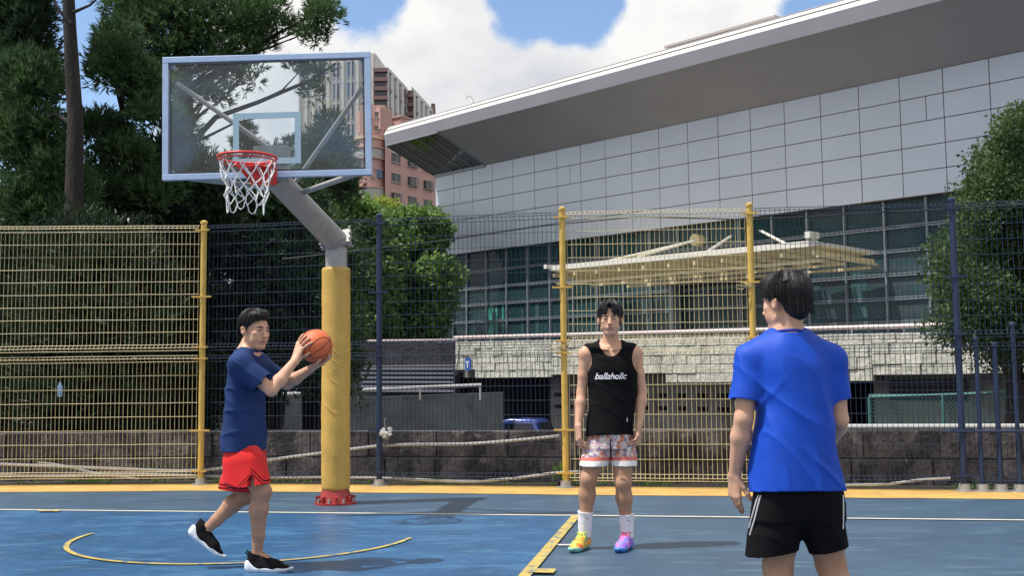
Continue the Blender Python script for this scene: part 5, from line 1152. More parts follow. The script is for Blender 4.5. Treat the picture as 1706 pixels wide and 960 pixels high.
def shoe(parent, heel, fwd, upv, sc, m_up, m_sole, name='shoe', lace=None, wavy=False, h=.003, collar_h=.10, swoosh=None, strap=False):
    f = unit(np.array(fwd, float)); u = unit(np.array(upv, float) - f * (np.array(upv, float) @ f)); r = np.cross(f, u); Rm = np.stack([r, f, u]); heel = np.array(heel, float)
    W = lambda x, y, z: heel + (np.array([x, y, z]) * sc) @ Rm; pts = [W(x, y, z) for x in (-.07, .07) for y in (-.04, .32) for z in (-.02, .18)]; lo, hi = np.min(pts, 0), np.max(pts, 0)
    s = SDF(lo, hi, h); rs = .040 * sc
    s.cone(W(0, .036, .035), W(.0, .09, .035), .036 * sc, .037 * sc, .02); s.cone(W(0, .09, .036), W(-.0, .19, .030), .039 * sc, .044 * sc, .02, sq=u, f=.8); s.cone(W(0, .19, .028), W(0, .245, .024), .043 * sc, .032 * sc, .02, sq=u, f=.62)
    s.cone(W(0, .042, .05), W(0, .052, collar_h), .034 * sc, .036 * sc, .02); s.cone(W(0, .075, .082), W(0, .19, .040), .030 * sc, .034 * sc, .025, sq=r, f=1.0); s.cone(W(0, .030, .06), W(0, .018, collar_h + .012), .020 * sc, .014 * sc, .02)
    s.cut(W(0, .06, collar_h), unit(W(0, 0, 1) - W(0, -.25, 0)), .07 * sc, False); s.cut(W(0, .12, .018), -u, .3, False)
    sh = s.build(name, m_up, parent)
    s = SDF(lo, hi, h)
    prof = [(.0, .012, .034), (.05, .010, .040), (.11, .012, .036), (.17, .012, .044), (.22, .013, .042), (.265, .018, .026)]
    for (y0, z0, r0), (y1, z1, r1) in zip(prof[:-1], prof[1:]): s.cone(W(0, y0 + .028, z0 + .008), W(0, y1 + .012, z1 + .008), r0 * sc, r1 * sc, .01, sq=u, f=.62)
    if wavy: s.cone(W(0, .030, .030), W(0, .09, .032), .041 * sc, .041 * sc, .012); s.cone(W(0, .026, .05), W(0, .05, .04), .038 * sc, .039 * sc, .01); s.cone(W(0, .12, .02), W(0, .20, .02), .040 * sc, .047 * sc, .01, sq=u, f=.8)
    s.cut(W(0, .12, .0), -u, .3, False); 
    # the sole's top edge sits proud round the upper
    sl_, X, Y_, Z = s.reg(lo, hi); zz = ((X - heel[0]) * u[0] + (Y_ - heel[1]) * u[1] + (Z - heel[2]) * u[2]) / sc; yy = ((X - heel[0]) * f[0] + (Y_ - heel[1]) * f[1] + (Z - heel[2]) * f[2]) / sc
    top = (.030 + .036 * np.exp(-((yy - .012) / .040) ** 2) + .006 * np.sin(yy * 40 + 1) * wavy) if wavy else (.030 + .004 * np.cos(yy * 22)); s.D = np.maximum(s.D, ((zz - top) * sc).astype(np.float32))
    s.build('sole', m_sole, sh)
    if lace:
        b = MB()
        for k in range(5):
            y0 = .105 + k * .022; z0 = .104 - k * .0125; x0 = .020
            b.tube([W(-x0, y0, z0 - .008), W(0, y0 + .006, z0 + .006), W(x0, y0 + .012, z0 - .010)], .0032 * sc, 5); b.tube([W(x0, y0, z0 - .008), W(0, y0 + .006, z0 + .007), W(-x0, y0 + .012, z0 - .010)], .0032 * sc, 5)
        for s_ in (-1, 1): b.tube([W(0, .098, .112), W(s_ * .022, .085, .128), W(s_ * .038, .095, .108), W(s_ * .01, .102, .110)], .003 * sc, 5); b.tube([W(0, .10, .112), W(s_ * .02, .12, .10), W(s_ * .034, .13, .078)], .003 * sc, 5)
        b.build('lace', lace, sh, smooth=True)
    if strap:
        b = MB()
        for s_ in np.linspace(-1, 1, 9): pass
        ar = [W(.047 * math.sin(t_), .175, .030 + .047 * math.cos(t_)) for t_ in np.linspace(-1.35, 1.35, 11)]; ar2 = [W(.046 * math.sin(t_), .200, .026 + .043 * math.cos(t_)) for t_ in np.linspace(-1.35, 1.35, 11)]
        b.add(ar + ar2, [(i, i + 1, 12 + i, 11 + i) for i in range(10)]); o = b.build('strap', 'car_glass', sh, smooth=True); md = o.modifiers.new('solid', 'SOLIDIFY'); md.thickness = .004
        b = MB(); b.tube([W(0, .006, .10), W(0, -.008, .118), W(0, .004, .130), W(0, .016, .118)], .004, 6); b.tube([W(0, .10, .098), W(0, .108, .118), W(0, .116, .105)], .005, 6); b.build('pull_tab', m_up, sh, smooth=True)
    if swoosh:
        pr = [(.060, .062), (.085, .048), (.11, .052), (.15, .075), (.11, .058), (.082, .058)]; b = MB(); V = [W(swoosh * (.0405), y, z) for y, z in pr]; b.add(V, [(0, 1, 5), (1, 2, 4, 5), (2, 3, 4)]); o = b.build('side_mark', 'rubber_mint' if swoosh > 0 else 'cloth_white', sh); md = o.modifiers.new('solid', 'SOLIDIFY'); md.thickness = .004; md.offset = 0
    return sh
def leg(s, hip, knee, ankle, foot_f, r=(.082, .056, .052, .036), k=.02, calf_dir=(0, 1, 0)):
    hip, knee, ankle = [np.array(q, float) for q in (hip, knee, ankle)]; cd = unit(np.array(calf_dir, float))
    s.cone(hip, hip * .35 + knee * .65, r[0], r[1] * 1.12, k); s.cone(hip * .35 + knee * .65, knee, r[1] * 1.12, r[1] * .98, k); s.ell(knee - cd * .012, (r[1] * .86,) * 3, None, k)
    c1 = knee * .72 + ankle * .28; s.cone(knee, c1 + cd * .010, r[1] * .90, r[2] * 1.04, k); s.cone(c1 + cd * .010, knee * .3 + ankle * .7, r[2] * 1.04, r[3] * 1.12, k); s.cone(knee * .3 + ankle * .7, ankle, r[3] * 1.12, r[3] * .92, k)
    s.cone(ankle, ankle + unit(np.array(foot_f, float)) * .07 - np.array([0, 0, .025]), r[3] * .8, .022, k)
def arm(s, sh, el, wr, r=(.050, .040, .041, .026), k=.016, flat=None):
    sh, el, wr = [np.array(q, float) for q in (sh, el, wr)]; m_ = sh * .45 + el * .55; s.cone(sh, m_, r[0], r[1] * 1.08, k); s.cone(m_, el, r[1] * 1.08, r[1] * .92, k); f_ = el * .68 + wr * .32
    s.cone(el, f_, r[1] * .93, r[2], k); s.cone(f_, wr, r[2], r[3] * .98, k)
# ------------------------------------------------------------------ people
def person(Y0, base, label):
    e = empty('person', (*base, 0), label, 'person', None)
    return e, (lambda px, py, dy=0.: AT(px, py, Y0 + dy))
# ---- the man in the black tank top, facing the camera
Y2 = 7.55; e2, J = person(Y2, AT(1012, 910, Y2)[:2], 'man in a black tank top and printed shorts standing with arms at his sides'); sc2 = Y2 / FOC
A2 = R(-96)
s = SDF(J(936, 760)[:3] * [1, 0, 0] + [0, Y2 - .34, .02], J(1095, 760) * [1, 0, 0] + [0, Y2 + .28, 1.75], .0042)
hc = J(1016.5, 532.5, .0); hc[1] = Y2 - .01; Fh = frame((-.13, -1, -.03))
bs = s
# torso
T = lambda py, x0, x1, dep, dy=.03: (J(1016, py)[2], (J(x0, py)[0] + J(x1, py)[0]) / 2, Y2 + dy, (x1 - x0) / 2 * sc2, dep)
tors = [T(578, 990, 1044, .075, .04), T(590, 979, 1056, .095, .04), T(612, 980, 1058, .112), T(650, 985, 1055, .104), T(690, 986, 1052, .100), T(715, 984, 1052, .108), T(745, 984, 1052, .105)]
s.loft(tors, A2, .03); nk = J(1017, 574, .03)
W2 = bodyhead(s, hc, Fh, 1.0, nk, .052)
shL, shR = J(976, 592, .03), J(1058, 591, .03)
for q in (shL, shR): s.ell(q + [0, 0, .002], (.050, .052, .052), None, .03); s.cone(nk + [0, .02, .0], q + [0, 0, .018], .040, .036, .04)
s.cone(J(1012, 583, -.055), J(985, 580, -.02), .010, .010, .014); s.cone(J(1022, 583, -.055), J(1048, 579, -.02), .010, .010, .014)
BT = s.D.copy()
elL, wrL = J(969, 653, .04), J(963.5, 710, -.03); elR, wrR = J(1070, 652, .04), J(1065, 707, -.03)
arm(s, shL, elL, wrL, (.047, .036, .037, .024)); arm(s, shR, elR, wrR, (.047, .036, .037, .024))
hand(s, wrL, (.02, -.12, -1), (.75, .25, 0), 1 if False else -1, (.28, .36, .42, .48), 1.06, .04, (.45, .4))
hand(s, wrR, (-.10, -.14, -1), (-.75, .25, 0), 1, (.30, .36, .42, .46), 1.06, .04, (.45, .4))
hipL, hipR = J(999, 742, .03), J(1036, 742, .03)
knL, anL = J(980, 799, -.02), J(974, 894, .02); knR, anR = J(1038, 805, -.03), J(1045, 896, .01)
leg(s, hipL, knL, anL, (-.3, -1, 0), (.083, .057, .055, .033)); leg(s, hipR, knR, anR, (-.2, -1, 0), (.083, .057, .054, .033))
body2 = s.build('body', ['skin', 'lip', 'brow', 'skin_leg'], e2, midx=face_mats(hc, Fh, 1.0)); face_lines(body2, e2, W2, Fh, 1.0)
hl = [[(0, .088), (.25, .085), (.5, .062), (.8, .040), (1.05, .022), (1.3, .012), (1.5, .012), (1.75, .030), (2.0, -.02), (2.5, -.06), (3.15, -.07)]]
lk = []
for k in range(9):
    for s_ in (-1, 1):
        t_ = k / 8; x0 = s_ * (.004 + .006 * t_); x1 = s_ * (.020 + .050 * t_); lk.append((((x0 - .004, .07 - .05 * t_, .128 - .002 * k), (x0 * .5 + x1 * .6, .093 - .035 * t_, .105 - .01 * t_), (x1, .092 - .045 * t_, .062 - .02 * t_ + .004 * math.sin(k * 2.)), (x1 + s_ * .004, .088 - .04 * t_, .036 - .02 * t_)), .010, .0035))
hair_on(e2, hc, Fh, 1.0, hl, .014, locks=lk)
# tank top
q = bs.lo + np.round((J(955, 740)[:3] * [1, 0, 0] + [0, Y2 - .2, .70] - bs.lo) / .0042) * .0042; s = SDF(q, J(1080, 760) * [1, 0, 0] + [0, Y2 + .22, 1.45], .0042)
tk = [T(596, 978, 1058, .112, .035), T(615, 976, 1063, .128), T(650, 982, 1061, .122), T(690, 980, 1058, .122), T(722, 976, 1052, .130), T(748, 975, 1052, .128)]
s.loft(tk, A2, .02); i0 = np.round((s.lo - bs.lo) / s.h).astype(int); s.D = np.minimum(s.D, BT[i0[0]:i0[0] + s.n[0], i0[1]:i0[1] + s.n[1], i0[2]:i0[2] + s.n[2]] - .012);
s.ripple(folds(1.3, .0042, 13, 8, .35))
s.ell(J(1017, 560, -.02) + [0, -.03, 0], (.090, .17, .142), None, .008, 's'); s.ell(J(1017, 560, .05), (.078, .12, .075), None, .008, 's')
s.ell(J(963, 600, .03), (.094, .3, .118), None, .008, 's'); s.ell(J(1074, 598, .03), (.097, .3, .118), None, .008, 's')
s.cutcyl(J(1014, 726.5, .03), (.02, -.10, -1), .30); tank = s.build('tank_top', 'black_cloth', e2, .003)
# shorts
def shorts(name, label, parent, Ygrid, wa, legs, a, mats, h=.0045, seed=1., amp=.004, slit=(), midx=None, k=.02):
    """wa: waist sections; legs: list of (top, bottom, r0, r1, hem plane point, hem normal)"""
    pts = [np.array(l[i]) for l in legs for i in (0, 1)]; lo = np.min(pts, 0) - .18; hi = np.max(pts, 0) + .18; hi[2] = max(w[0] for w in wa) + .06; s = SDF(lo, hi, h); s.loft(wa, a, .02)
    for (p, q, r0, r1, hp, hn) in legs: o_ = s.like(); ex = np.array(q) + (np.array(q) - np.array(p)) * .25; o_.cone(p, ex, r0, r1 + (r1 - r0) * .25, k); o_.ripple(folds(seed, amp, 15, 4, .1)); o_.cutcyl(hp, hn, .2); s.merge(o_, max(k, .006))
    s.D = np.maximum(s.D, (min(l[4][2] for l in legs) - .03 - s.ax[2])[None, None, :])
    for c_, r, Rm in slit: s.ell(c_, r, Rm, .002, 's')
    return s.build(name, mats, parent, .003, midx)
wa2 = [T(748, 978, 1054, .12), T(728, 981, 1052, .115), T(705, 988, 1048, .105)]
hz = J(1015, 772)[2]
def m2(P_): z = P_[:, 2] + .05 * (P_[:, 1] - Y2); return np.where(z < hz + .016, 2, np.where(z < hz + .042, 1, 0)).astype(np.int32)
hL, hR = J(990, 773, -.0), J(1040, 775, -.0)
shorts('shorts', '', e2, None, wa2, [(J(998, 745, .02), hL, .092, .096, hL - [0, 0, .012], (0, .05, -1)), (J(1036, 745, .02), hR, .092, .090, hR - [0, 0, .004], (0, .05, -1))], A2, ['print', 'cloth_coral', 'cloth_white'], midx=m2, k=.006)
b = MB(); b.tube([J(1017, 733, -.115), J(1017.5, 745, -.118), J(1018, 766, -.10)], [.004, .006, .006], 6); b.build('drawstring', 'black_cloth', e2, smooth=True)
# socks and shoes
def sock(parent, a, b_, r0, r1, mark=None):
    m_ = MB(); a = np.array(a); b_ = np.array(b_); pts = [a + (b_ - a) * i / 9 for i in range(10)]; m_.tube(pts, [r0 + (r1 - r0) * i / 9 + .0015 * math.sin(i * 2.4) + (.003 if i < 1 else 0) for i in range(10)], 24); o = m_.build('sock', 'sock', parent, smooth=True)
    if mark is not None:
        q = a + (b_ - a) * .25 + np.array([mark[0], -math.sqrt(max(r0 ** 2 - mark[0] ** 2, 0)) - .003, 0]); pr = [(-.013, .004), (-.006, -.004), (.014, .006), (-.004, 0), (-.010, .007)]; k = MB(); k.add([q + [x, 0, z] for x, z in pr], [(0, 1, 3, 4), (1, 2, 3)]); k.build('ankle_mark', 'brow', o)
    return o
sock(e2, J(975.5, 853, .005), J(974, 894, .02), .0525, .044, (.014,)); sock(e2, J(1043.5, 857, -.005), J(1045, 896, .01), .0525, .044, (.012,))
def shoe_at(px, py, d): t_ = G(px, py); d = unit(np.array([d[0], d[1], 0.])); return t_ - d * .285
h1 = shoe_at(951, 914, (-.50, -1)); shoe(e2, [*(J(974, 894, .02)[:2] + unit(np.array([.50, 1.]))*.055), .002], (-.50, -1, 0), (0, 0, 1), 1.0, 'shoe_orange', 'rubber_mint', lace='lace_yellow', swoosh=1)
shoe(e2, [*(J(1045, 886, .01)[:2] + unit(np.array([.40, 1.]))*.055), .002], (-.40, -1, 0), (0, 0, 1), 1.0, 'shoe_purple', 'rubber_blue', lace='lace_pink')
# lettering on the chest, laid on the cloth
def lettering(body, parent, txt, centre_px, width, J_, name='lettering', shear=.35, slope=.0):
    cu = bpy.data.curves.new('txt', 'FONT'); cu.body = txt; cu.size = 1; cu.shear = shear; cu.offset = .018; cu.align_x = 'CENTER'; cu.space_character = .95; cu.resolution_u = 3
    to = bpy.data.objects.new('txt', cu); scene.collection.objects.link(to); dg = bpy.context.evaluated_depsgraph_get(); me = bpy.data.meshes.new_from_object(to.evaluated_get(dg))
    bm = bmesh.new(); bm.from_mesh(me); bmesh.ops.triangulate(bm, faces=bm.faces); bmesh.ops.subdivide_edges(bm, edges=[e for e in bm.edges if e.calc_length() > .15], cuts=3)
    V = np.array([v.co[:] for v in bm.verts]); F = [tuple(v.index for v in f.verts) for f in bm.faces]; bm.free(); bpy.data.objects.remove(to)
    w = V[:, 0].max() - V[:, 0].min(); k = width / w; V = V * k; V[:, 0] -= (V[:, 0].max() + V[:, 0].min()) / 2; V[:, 1] -= (V[:, 1].max() + V[:, 1].min()) / 2
    c = J_(*centre_px); dg = bpy.context.evaluated_depsgraph_get(); dg.update(); bo = Vector(origin_of(body)); out = []
    for x, y, _ in V:
        o_ = Vector((c[0] + x, c[1] - .6, c[2] + y + x * slope)) - bo; ok, loc, nr, fi = body.ray_cast(o_, Vector((0, 1, 0))); yy = (loc + bo).y if ok else c[1]; out.append((c[0] + x, yy - .0035, c[2] + y + x * slope))
    return link_mesh(name, np.array(out), F, 'text_white', parent)
bpy.context.view_layer.update()
lettering(tank, e2, 'ballaholic', (1016, 627), 52.5 * sc2, J)
b = MB(); q = J(1046, 700, -.118); hit = tank.ray_cast(Vector(q - [0, .5, 0]) - origin_of(tank), Vector((0, 1, 0))); yy = (hit[1] + Vector(origin_of(tank))).y - .004 if hit[0] else q[1]
b.add([[q[0] - .003, yy, q[2] - .014], [q[0] + .003, yy, q[2] - .014], [q[0] + .002, yy, q[2] + .014], [q[0] - .002, yy, q[2] + .014]], [(0, 1, 2, 3)]); b.build('hem_mark', 'text_white', e2)

# ---- the man in navy and red with the ball
Y1 = 6.85; e1, J = person(Y1, AT(430, 930, Y1)[:2], 'man in a navy shirt and red shorts stepping forward while holding a basketball'); sc1 = Y1 / FOC
A1 = R(-18)
BCn = J(526, 577, .10); RB = .1085; lt = np.array([-math.sin(A1), math.cos(A1)]); sd1 = (J(455, 585)[2])
s = SDF([J(318, 900)[0], Y1 - .35, .03], [J(562, 600)[0], Y1 + .42, 1.66], .0045)
hc1 = J(424, 551, .02); Fh1 = frame((1, -.72, -.10), (.05, 0, 1))
def T1(py, x0, x1, wid, dy=.0):
    hw = (x1 - x0) / 2 * sc1 - .018; hw -= .006; ry = math.sqrt(max(hw ** 2 - (wid * math.sin(A1)) ** 2, .004)) / math.cos(A1); p = J((x0 + x1) / 2, py); return (p[2], p[0], Y1 + dy, wid, ry)
t1 = [T1(588, 392, 436, .10), T1(600, 386, 443, .16), T1(630, 383, 440, .165), T1(680, 380, 436, .15), T1(720, 381, 432, .14), T1(752, 384, 428, .12)]
s.loft(t1, A1, .03); nk1 = J(410, 590, .01); W1 = bodyhead(s, hc1, Fh1, 1.04, nk1, .054)
shN, shF = J(402, 608, -.17), J(428, 606, .17)
elN, wrN = J(452, 651, -.17), J(491, 602, -.02 ); elF, wrF = J(478, 640, .22), J(519, 614, .13)
for q, c_ in ((shN, -1), (shF, 1)): s.ell(q, (.055, .055, .055), None, .03); s.cone(nk1, q + [0, 0, .02], .045, .04, .04)
arm(s, shN, elN, wrN, (.048, .039, .040, .026)); arm(s, shF, elF, wrF, (.048, .039, .040, .026))
pN = unit(np.array(J(500, 585, -.03)) - BCn); pN = unit(np.array([-.80, -.52, -.25])); ballhand(s, wrN, BCn, RB, pN, (.55, -.40, .9), 1, 1.02, .9)
pF = unit(np.array([.12, .25, -1.])); ballhand(s, wrF, BCn, RB, pF, (1, .0, .25), -1, 1.02, 1.)
hN, hF = J(412, 762, -.09), J(412, 762, .09); kN, aN = J(436, 821, -.10), J(428, 924, -.06); kF, aF = J(408, 826, .09), J(340, 886, .06)
leg(s, hN, kN, aN, (1, -.2, 0), (.064, .058, .055, .034), calf_dir=(-1, 0, 0))
leg(s, hF, kF, aF, (.8, 0, -.6), (.064, .056, .053, .033), calf_dir=(-.5, 0, .7))
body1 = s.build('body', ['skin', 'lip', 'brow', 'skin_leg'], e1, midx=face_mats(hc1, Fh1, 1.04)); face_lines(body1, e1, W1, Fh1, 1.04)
hl1 = [[(0, .072), (.3, .070), (.6, .058), (.9, .040), (1.15, .022), (1.35, -.002), (1.5, .002), (1.75, .036), (2.0, .0), (2.5, -.05), (3.15, -.066)]]
lk1 = [(((-.03 + .012 * k, .05, .124), (-.022 + .012 * k, .078, .113), (-.014 + .0125 * k, .086, .096), (-.010 + .012 * k, .087, .080 - .003 * abs(k - 2))), .010, .004) for k in range(6)]
hair_on(e1, hc1, Fh1, 1.04, hl1, .011, locks=lk1, shape=[((0, .035, .098), (.060, .054, .024)), ((0, -.08, .03), (.06, .035, .06))])
# shirt
s = SDF([J(355, 700)[0], Y1 - .34, .74], [J(500, 700)[0], Y1 + .38, 1.42], .0045)
ts = [T1(583, 394, 432, .075), T1(590, 388, 438, .12), T1(603, 382, 447, .175), T1(630, 380, 446, .190), T1(660, 378, 442, .185), T1(700, 373, 442, .185), T1(740, 369, 444, .190), T1(775, 371, 444, .190)]
s.loft(ts, A1, .02)
for sh_, el_, px in ((shN, elN, 0), (shF, elF, 1)):
    d = unit(el_ - sh_); e_ = sh_ + d * .30; o_ = s.like(); o_.cone(sh_ + [-.01, 0, .004], e_, .068, .078 if px == 0 else .064, .04); o_.cutcyl(sh_ + d * .175, d, .12); s.merge(o_, .045); s.cone(nk1 + [0, (.04 if px else -.04), -.005], sh_ + [0, 0, .012], .05, .058, .04)
s.ripple(folds(2.2, .0045, 15, 10, .5))
s.cone(nk1 + [-.012, 0, -.02], nk1 + [.03, 0, .2], .062, .085, .006, 's')
s.cutcyl(J(406, 754), (0.03, 0, -1), .36); s.build('shirt', 'navy_cloth', e1, .003)
b = MB(); cc = nk1 + [-.006, 0, .012]; ring = [cc + np.array([.066 * math.cos(t_), .070 * math.sin(t_), -.010 - .016 * math.cos(t_)]) for t_ in np.linspace(0, 2 * math.pi, 32, endpoint=False)]
b.tube(ring, .006, 6, closed=True); b.build('collar', 'navy_cloth', e1, smooth=True)
# red shorts with black piping and a side vent
w1 = [T1(800, 376, 446, .185), T1(765, 374, 443, .18), T1(740, 376, 440, .17)]
hn1 = J(414, 810, -.10); hf1 = J(398, 816, .09)
def m1_(P_):
    x, y, z = P_.T; hx = J(416.5, 800, -.21)[0]; z0 = np.where(x > hx, J(430, 806)[2], J(400, 816)[2]); v = np.clip(1 - np.abs(x - hx) / .075, 0, 1) * .078; e_ = z - z0 - v; side = y < Y1 - .06; e_ = np.where(side, e_, z - z0)
    return np.where((e_ > .005) & (e_ < .013), 1, np.where((e_ > .026) & (e_ < .034), 1, 0)).astype(np.int32)
vent = frame((0, 1, 0)); 
shorts('shorts', '', e1, None, w1, [(J(410, 775, -.08), J(416, 812, -.10), .120, .128, J(416, 810, -.1), (.13, 0, -1)), (J(408, 775, .08), J(396, 816, .09), .115, .120, J(398, 817, .09), (-.1, 0, -1))], A1, ['red_cloth', 'black_cloth'], h=.004, seed=3.1, slit=[(J(416.5, 811, -.24), (.020, .12, .065), None)], midx=m1_, k=.05)
shoe(e1, J(411, 944, -.06) * [1, 1, 0] + [0, 0, .003], (1, -.12, 0), (0, 0, 1), .985, 'shoe_black', 'rubber_white', wavy=True, strap=True, collar_h=.112)
hd = J(363, 921, .05) - J(316, 885, .06); hd = unit(hd); upf = np.array([-hd[2], 0, hd[0]]); upf = upf if upf[2] > 0 else -upf
shoe(e1, J(314, 889, .06), hd, upf, .93, 'shoe_black', 'rubber_white', wavy=True, collar_h=.112)
# ball
def basketball(C_, r_, label):
    root = empty('basketball', C_, label, 'basketball'); b = MB(); n, m_ = 48, 32; V = []
    for i in range(m_ + 1):
        ph = math.pi * i / m_
        for k in range(n): th_ = 2 * math.pi * k / n; V.append(C_ + r_ * np.array([math.sin(ph) * math.cos(th_), math.sin(ph) * math.sin(th_), math.cos(ph)]))
    b.add(V, [(i * n + k, (i + 1) * n + k, (i + 1) * n + (k + 1) % n, i * n + (k + 1) % n) for i in range(m_) for k in range(n)]); b.build('ball_skin', 'ball', root, smooth=True)
    Rm = np.array(Matrix.Rotation(R(-32), 3, 'Y') @ Matrix.Rotation(R(25), 3, 'X') @ Matrix.Rotation(R(20), 3, 'Z')); tt = np.linspace(0, 2 * math.pi, 73)[:-1]
    cs = [np.stack([np.cos(tt), np.sin(tt), 0 * tt], 1), np.stack([np.cos(tt), 0 * tt, np.sin(tt)], 1)]
    for s_ in (-1, 1): q = np.stack([np.cos(tt) * .62 , s_ * (.80 - .20 * np.cos(2 * tt)), np.sin(tt) * .62 * 1.0], 1); cs.append(unit(q))
    b = MB()
    for c_ in cs: b.tube(C_ + (c_ @ Rm.T) * (r_ - .0008), .0026, 6, closed=True)
    b.build('seam', 'ball_seam', root, smooth=True); return root
basketball(BCn, RB, 'orange basketball held up in both hands by the man in navy')

# ---- the man in royal blue seen from behind
Y3 = 4.62; e3, J = person(Y3, AT(1340, 1000, Y3)[:2], 'man in royal blue shirt seen from behind with head turned left'); sc3 = Y3 / FOC
A3 = R(96)
s = SDF([J(1195, 900)[0], Y3 - .25, .03], [J(1450, 900)[0] + .02, Y3 + .42, 1.66], .0045)
hc3 = J(1308, 506, .0); Fh3 = frame((-.63, .78, -.06), (.0, 0, 1))
T3 = lambda py, x0, x1, dep, dy=.0: (J(1320, py)[2], (J(x0, py)[0] + J(x1, py)[0]) / 2, Y3 + dy, (x1 - x0) / 2 * sc3, dep)
s.loft([T3(562, 1280, 1346, .08), T3(580, 1262, 1366, .10), T3(620, 1258, 1380, .115), T3(700, 1266, 1380, .11), T3(780, 1266, 1384, .10), T3(838, 1270, 1386, .09)], A3, .03)
nk3 = J(1312, 560, .0); W3 = bodyhead(s, hc3, Fh3, 1.0, nk3, .056)
sL3, sR3 = J(1251, 600, .0), J(1385, 602, .0)
for q in (sL3, sR3): s.ell(q, (.055, .055, .055), None, .03); s.cone(nk3, q + [0, 0, .015], .045, .04, .04)
eL3, wL3 = J(1239, 698, -.02), J(1224, 792, .06); eR3, wR3 = J(1398, 700, .02), J(1385, 735, .26)
arm(s, sL3, eL3, wL3, (.050, .041, .042, .026)); arm(s, sR3, eR3, wR3, (.050, .041, .042, .026))
hand(s, wL3, (-.02, .05, -1), (.75, .45, 0), 1, (.16, .22, .30, .38), 1.0, .05, (.5, .35)); hand(s, wR3, (-.4, .9, .1), (-.2, -.1, -1), -1, (.4, .4, .4, .4))
leg(s, J(1303, 835, .0), J(1296, 945, .05), J(1298, 1062, .0), (-.2, 1, 0), (.095, .064, .060, .038), calf_dir=(0, -1, 0))
leg(s, J(1362, 835, .0), J(1384, 940, .05), J(1412, 1062, .0), (.3, 1, 0), (.095, .064, .060, .038), calf_dir=(0, -1, 0))
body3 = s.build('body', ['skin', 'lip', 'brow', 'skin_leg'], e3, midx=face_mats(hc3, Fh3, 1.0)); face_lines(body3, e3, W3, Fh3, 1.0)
hl3 = [[(0, .050), (.5, .044), (.9, .030), (1.2, .012), (1.45, .004), (1.7, .024), (1.85, .0), (2.1, -.055), (2.6, -.085), (3.15, -.092)]]
lk3 = []
for k in range(40):
    a = rng.uniform(1.9, 4.4); l0 = rng.uniform(.03, .09); d = (math.sin(a), math.cos(a)); lk3.append((((.02 * d[0], -.02 + .02 * d[1], .137), (.055 * d[0], -.02 + .07 * d[1], .125), (.084 * d[0], -.02 + .094 * d[1], .085), (.092 * d[0], -.018 + .103 * d[1], l0)), .007, .003))
hair_on(e3, hc3, Fh3, 1.0, hl3, .017, locks=lk3, ridge=.0028, shape=[((0, .04, .09), (.072, .068, .045)), ((0, -.06, .0), (.068, .055, .080)), ((0, -.09, .06), (.06, .04, .05))])
s = SDF([J(1195, 900)[0], Y3 - .25, .62], [J(1425, 900)[0], Y3 + .30, 1.42], .0042)
s.loft([T3(556, 1284, 1342, .085), T3(566, 1272, 1358, .105), T3(582, 1257, 1372, .116), T3(610, 1256, 1385, .130), T3(670, 1266, 1384, .134), T3(740, 1254, 1390, .140), T3(795, 1250, 1402, .148), T3(850, 1250, 1406, .152)], A3, .02)
for sh_, el_, x in ((sL3, eL3, -1), (sR3, eR3, 1)):
    d = unit(el_ - sh_); o_ = s.like(); o_.cone(sh_ + [0, 0, .003], sh_ + d * .32, .066, .078 if x < 0 else .062, .04); o_.cutcyl(sh_ + d * (.178 if x < 0 else .165), d, .12); s.merge(o_, .045); s.cone(nk3 + [x * .05, 0, -.012], sh_ + [0, 0, .008], .052, .058, .04)
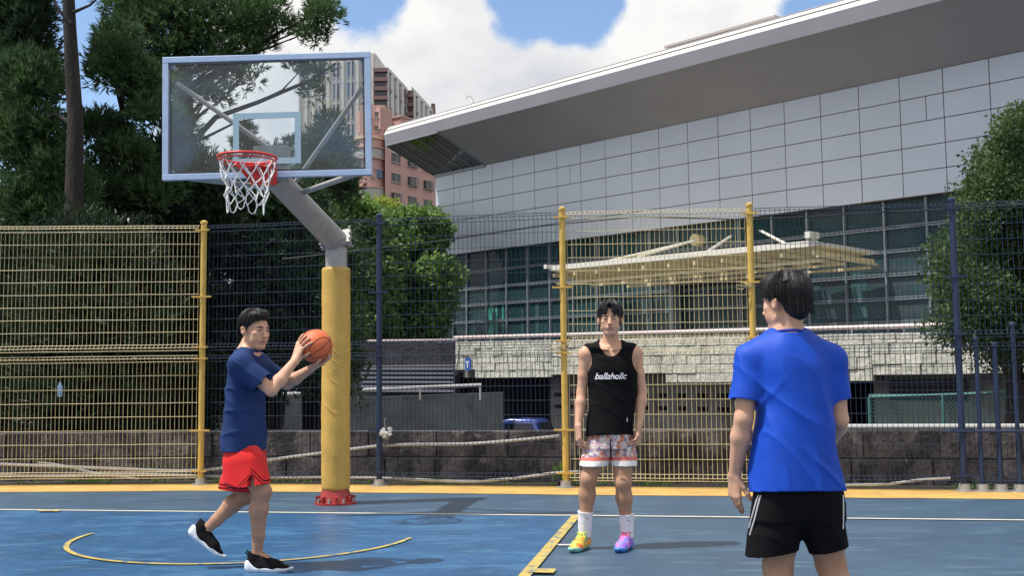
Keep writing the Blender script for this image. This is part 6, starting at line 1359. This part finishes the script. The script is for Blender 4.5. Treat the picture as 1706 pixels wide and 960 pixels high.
s.ripple(folds(4.4, .0052, 8, 3.2, -.5)); s.ripple(lambda x, y, z: -.006 * np.exp(-((z - (J(1340, 760)[2] + (x - J(1340, 760)[0]) * -.9)) / .018) ** 2) * np.exp(-((x - J(1370, 760)[0]) / .09) ** 2) - .003 * np.exp(-((z - (J(1290, 640)[2] + (x - J(1290, 640)[0]) * 1.1)) / .02) ** 2) * np.exp(-((x - J(1270, 640)[0]) / .07) ** 2))
s.cone(nk3 + [0, .012, -.012], nk3 + [0, .0, .2], .060, .085, .006, 's')
s.cutcyl(J(1330, 820), (0, -.10, -1), .36); s.build('shirt', 'royal_cloth', e3, .003)
b = MB(); cc = nk3 + [0, 0, .014]; b.tube([cc + np.array([.072 * math.cos(t_), .068 * math.sin(t_), -.004 - .012 * math.sin(-t_) * -1]) for t_ in np.linspace(0, 2 * math.pi, 36, endpoint=False)], .0065, 6, closed=True); b.build('collar', 'royal_dark', e3, smooth=True)
l3, r3 = J(1284, 922, .02), J(1380, 917, .02)
sh3 = shorts('shorts', '', e3, None, [T3(862, 1258, 1402, .105), T3(840, 1262, 1400, .12), T3(815, 1264, 1396, .128), T3(780, 1268, 1392, .13)], [(J(1302, 832, .0), l3, .115, .104, l3, (.15, 0, -1)), (J(1358, 832, .0), r3, .115, .082, r3, (.22, 0, -1))], A3, ['black_cloth'], seed=5., amp=.005, k=.04)
bpy.context.view_layer.update()
def stripe(pxs, w, name='stripe'):
    out = []; oo = Vector(origin_of(sh3))
    for px, py in pxs:
        d = unit(ray(px, py)); o_ = Vector((0, 0, CAMH)) - oo; ok, loc, nr, fi = sh3.ray_cast(o_, Vector(d))
        if ok: p = np.array(loc + oo) + np.array(nr) * .002; out.append(p)
    if len(out) > 2: b = MB(); b.tube(out, w, 6); b.build(name, 'cloth_white', sh3, smooth=True)
stripe([(1268, 826), (1263, 845), (1258, 865), (1252, 885), (1250, 892)], .0032); stripe([(1264, 826), (1259, 842), (1254, 860), (1249, 880)], .0032)
stripe([(1404, 826), (1404.5, 845), (1404.5, 862), (1404, 882)], .003)
for px, dx in ((1298, -.2), (1412, .3)):
    q = J(px, 1062, .0); shoe(e3, [*(q[:2] - unit(np.array([dx, 1.])) * .055), .003], (dx, 1, 0), (0, 0, 1), 1.0, 'shoe_black', 'rubber_white')
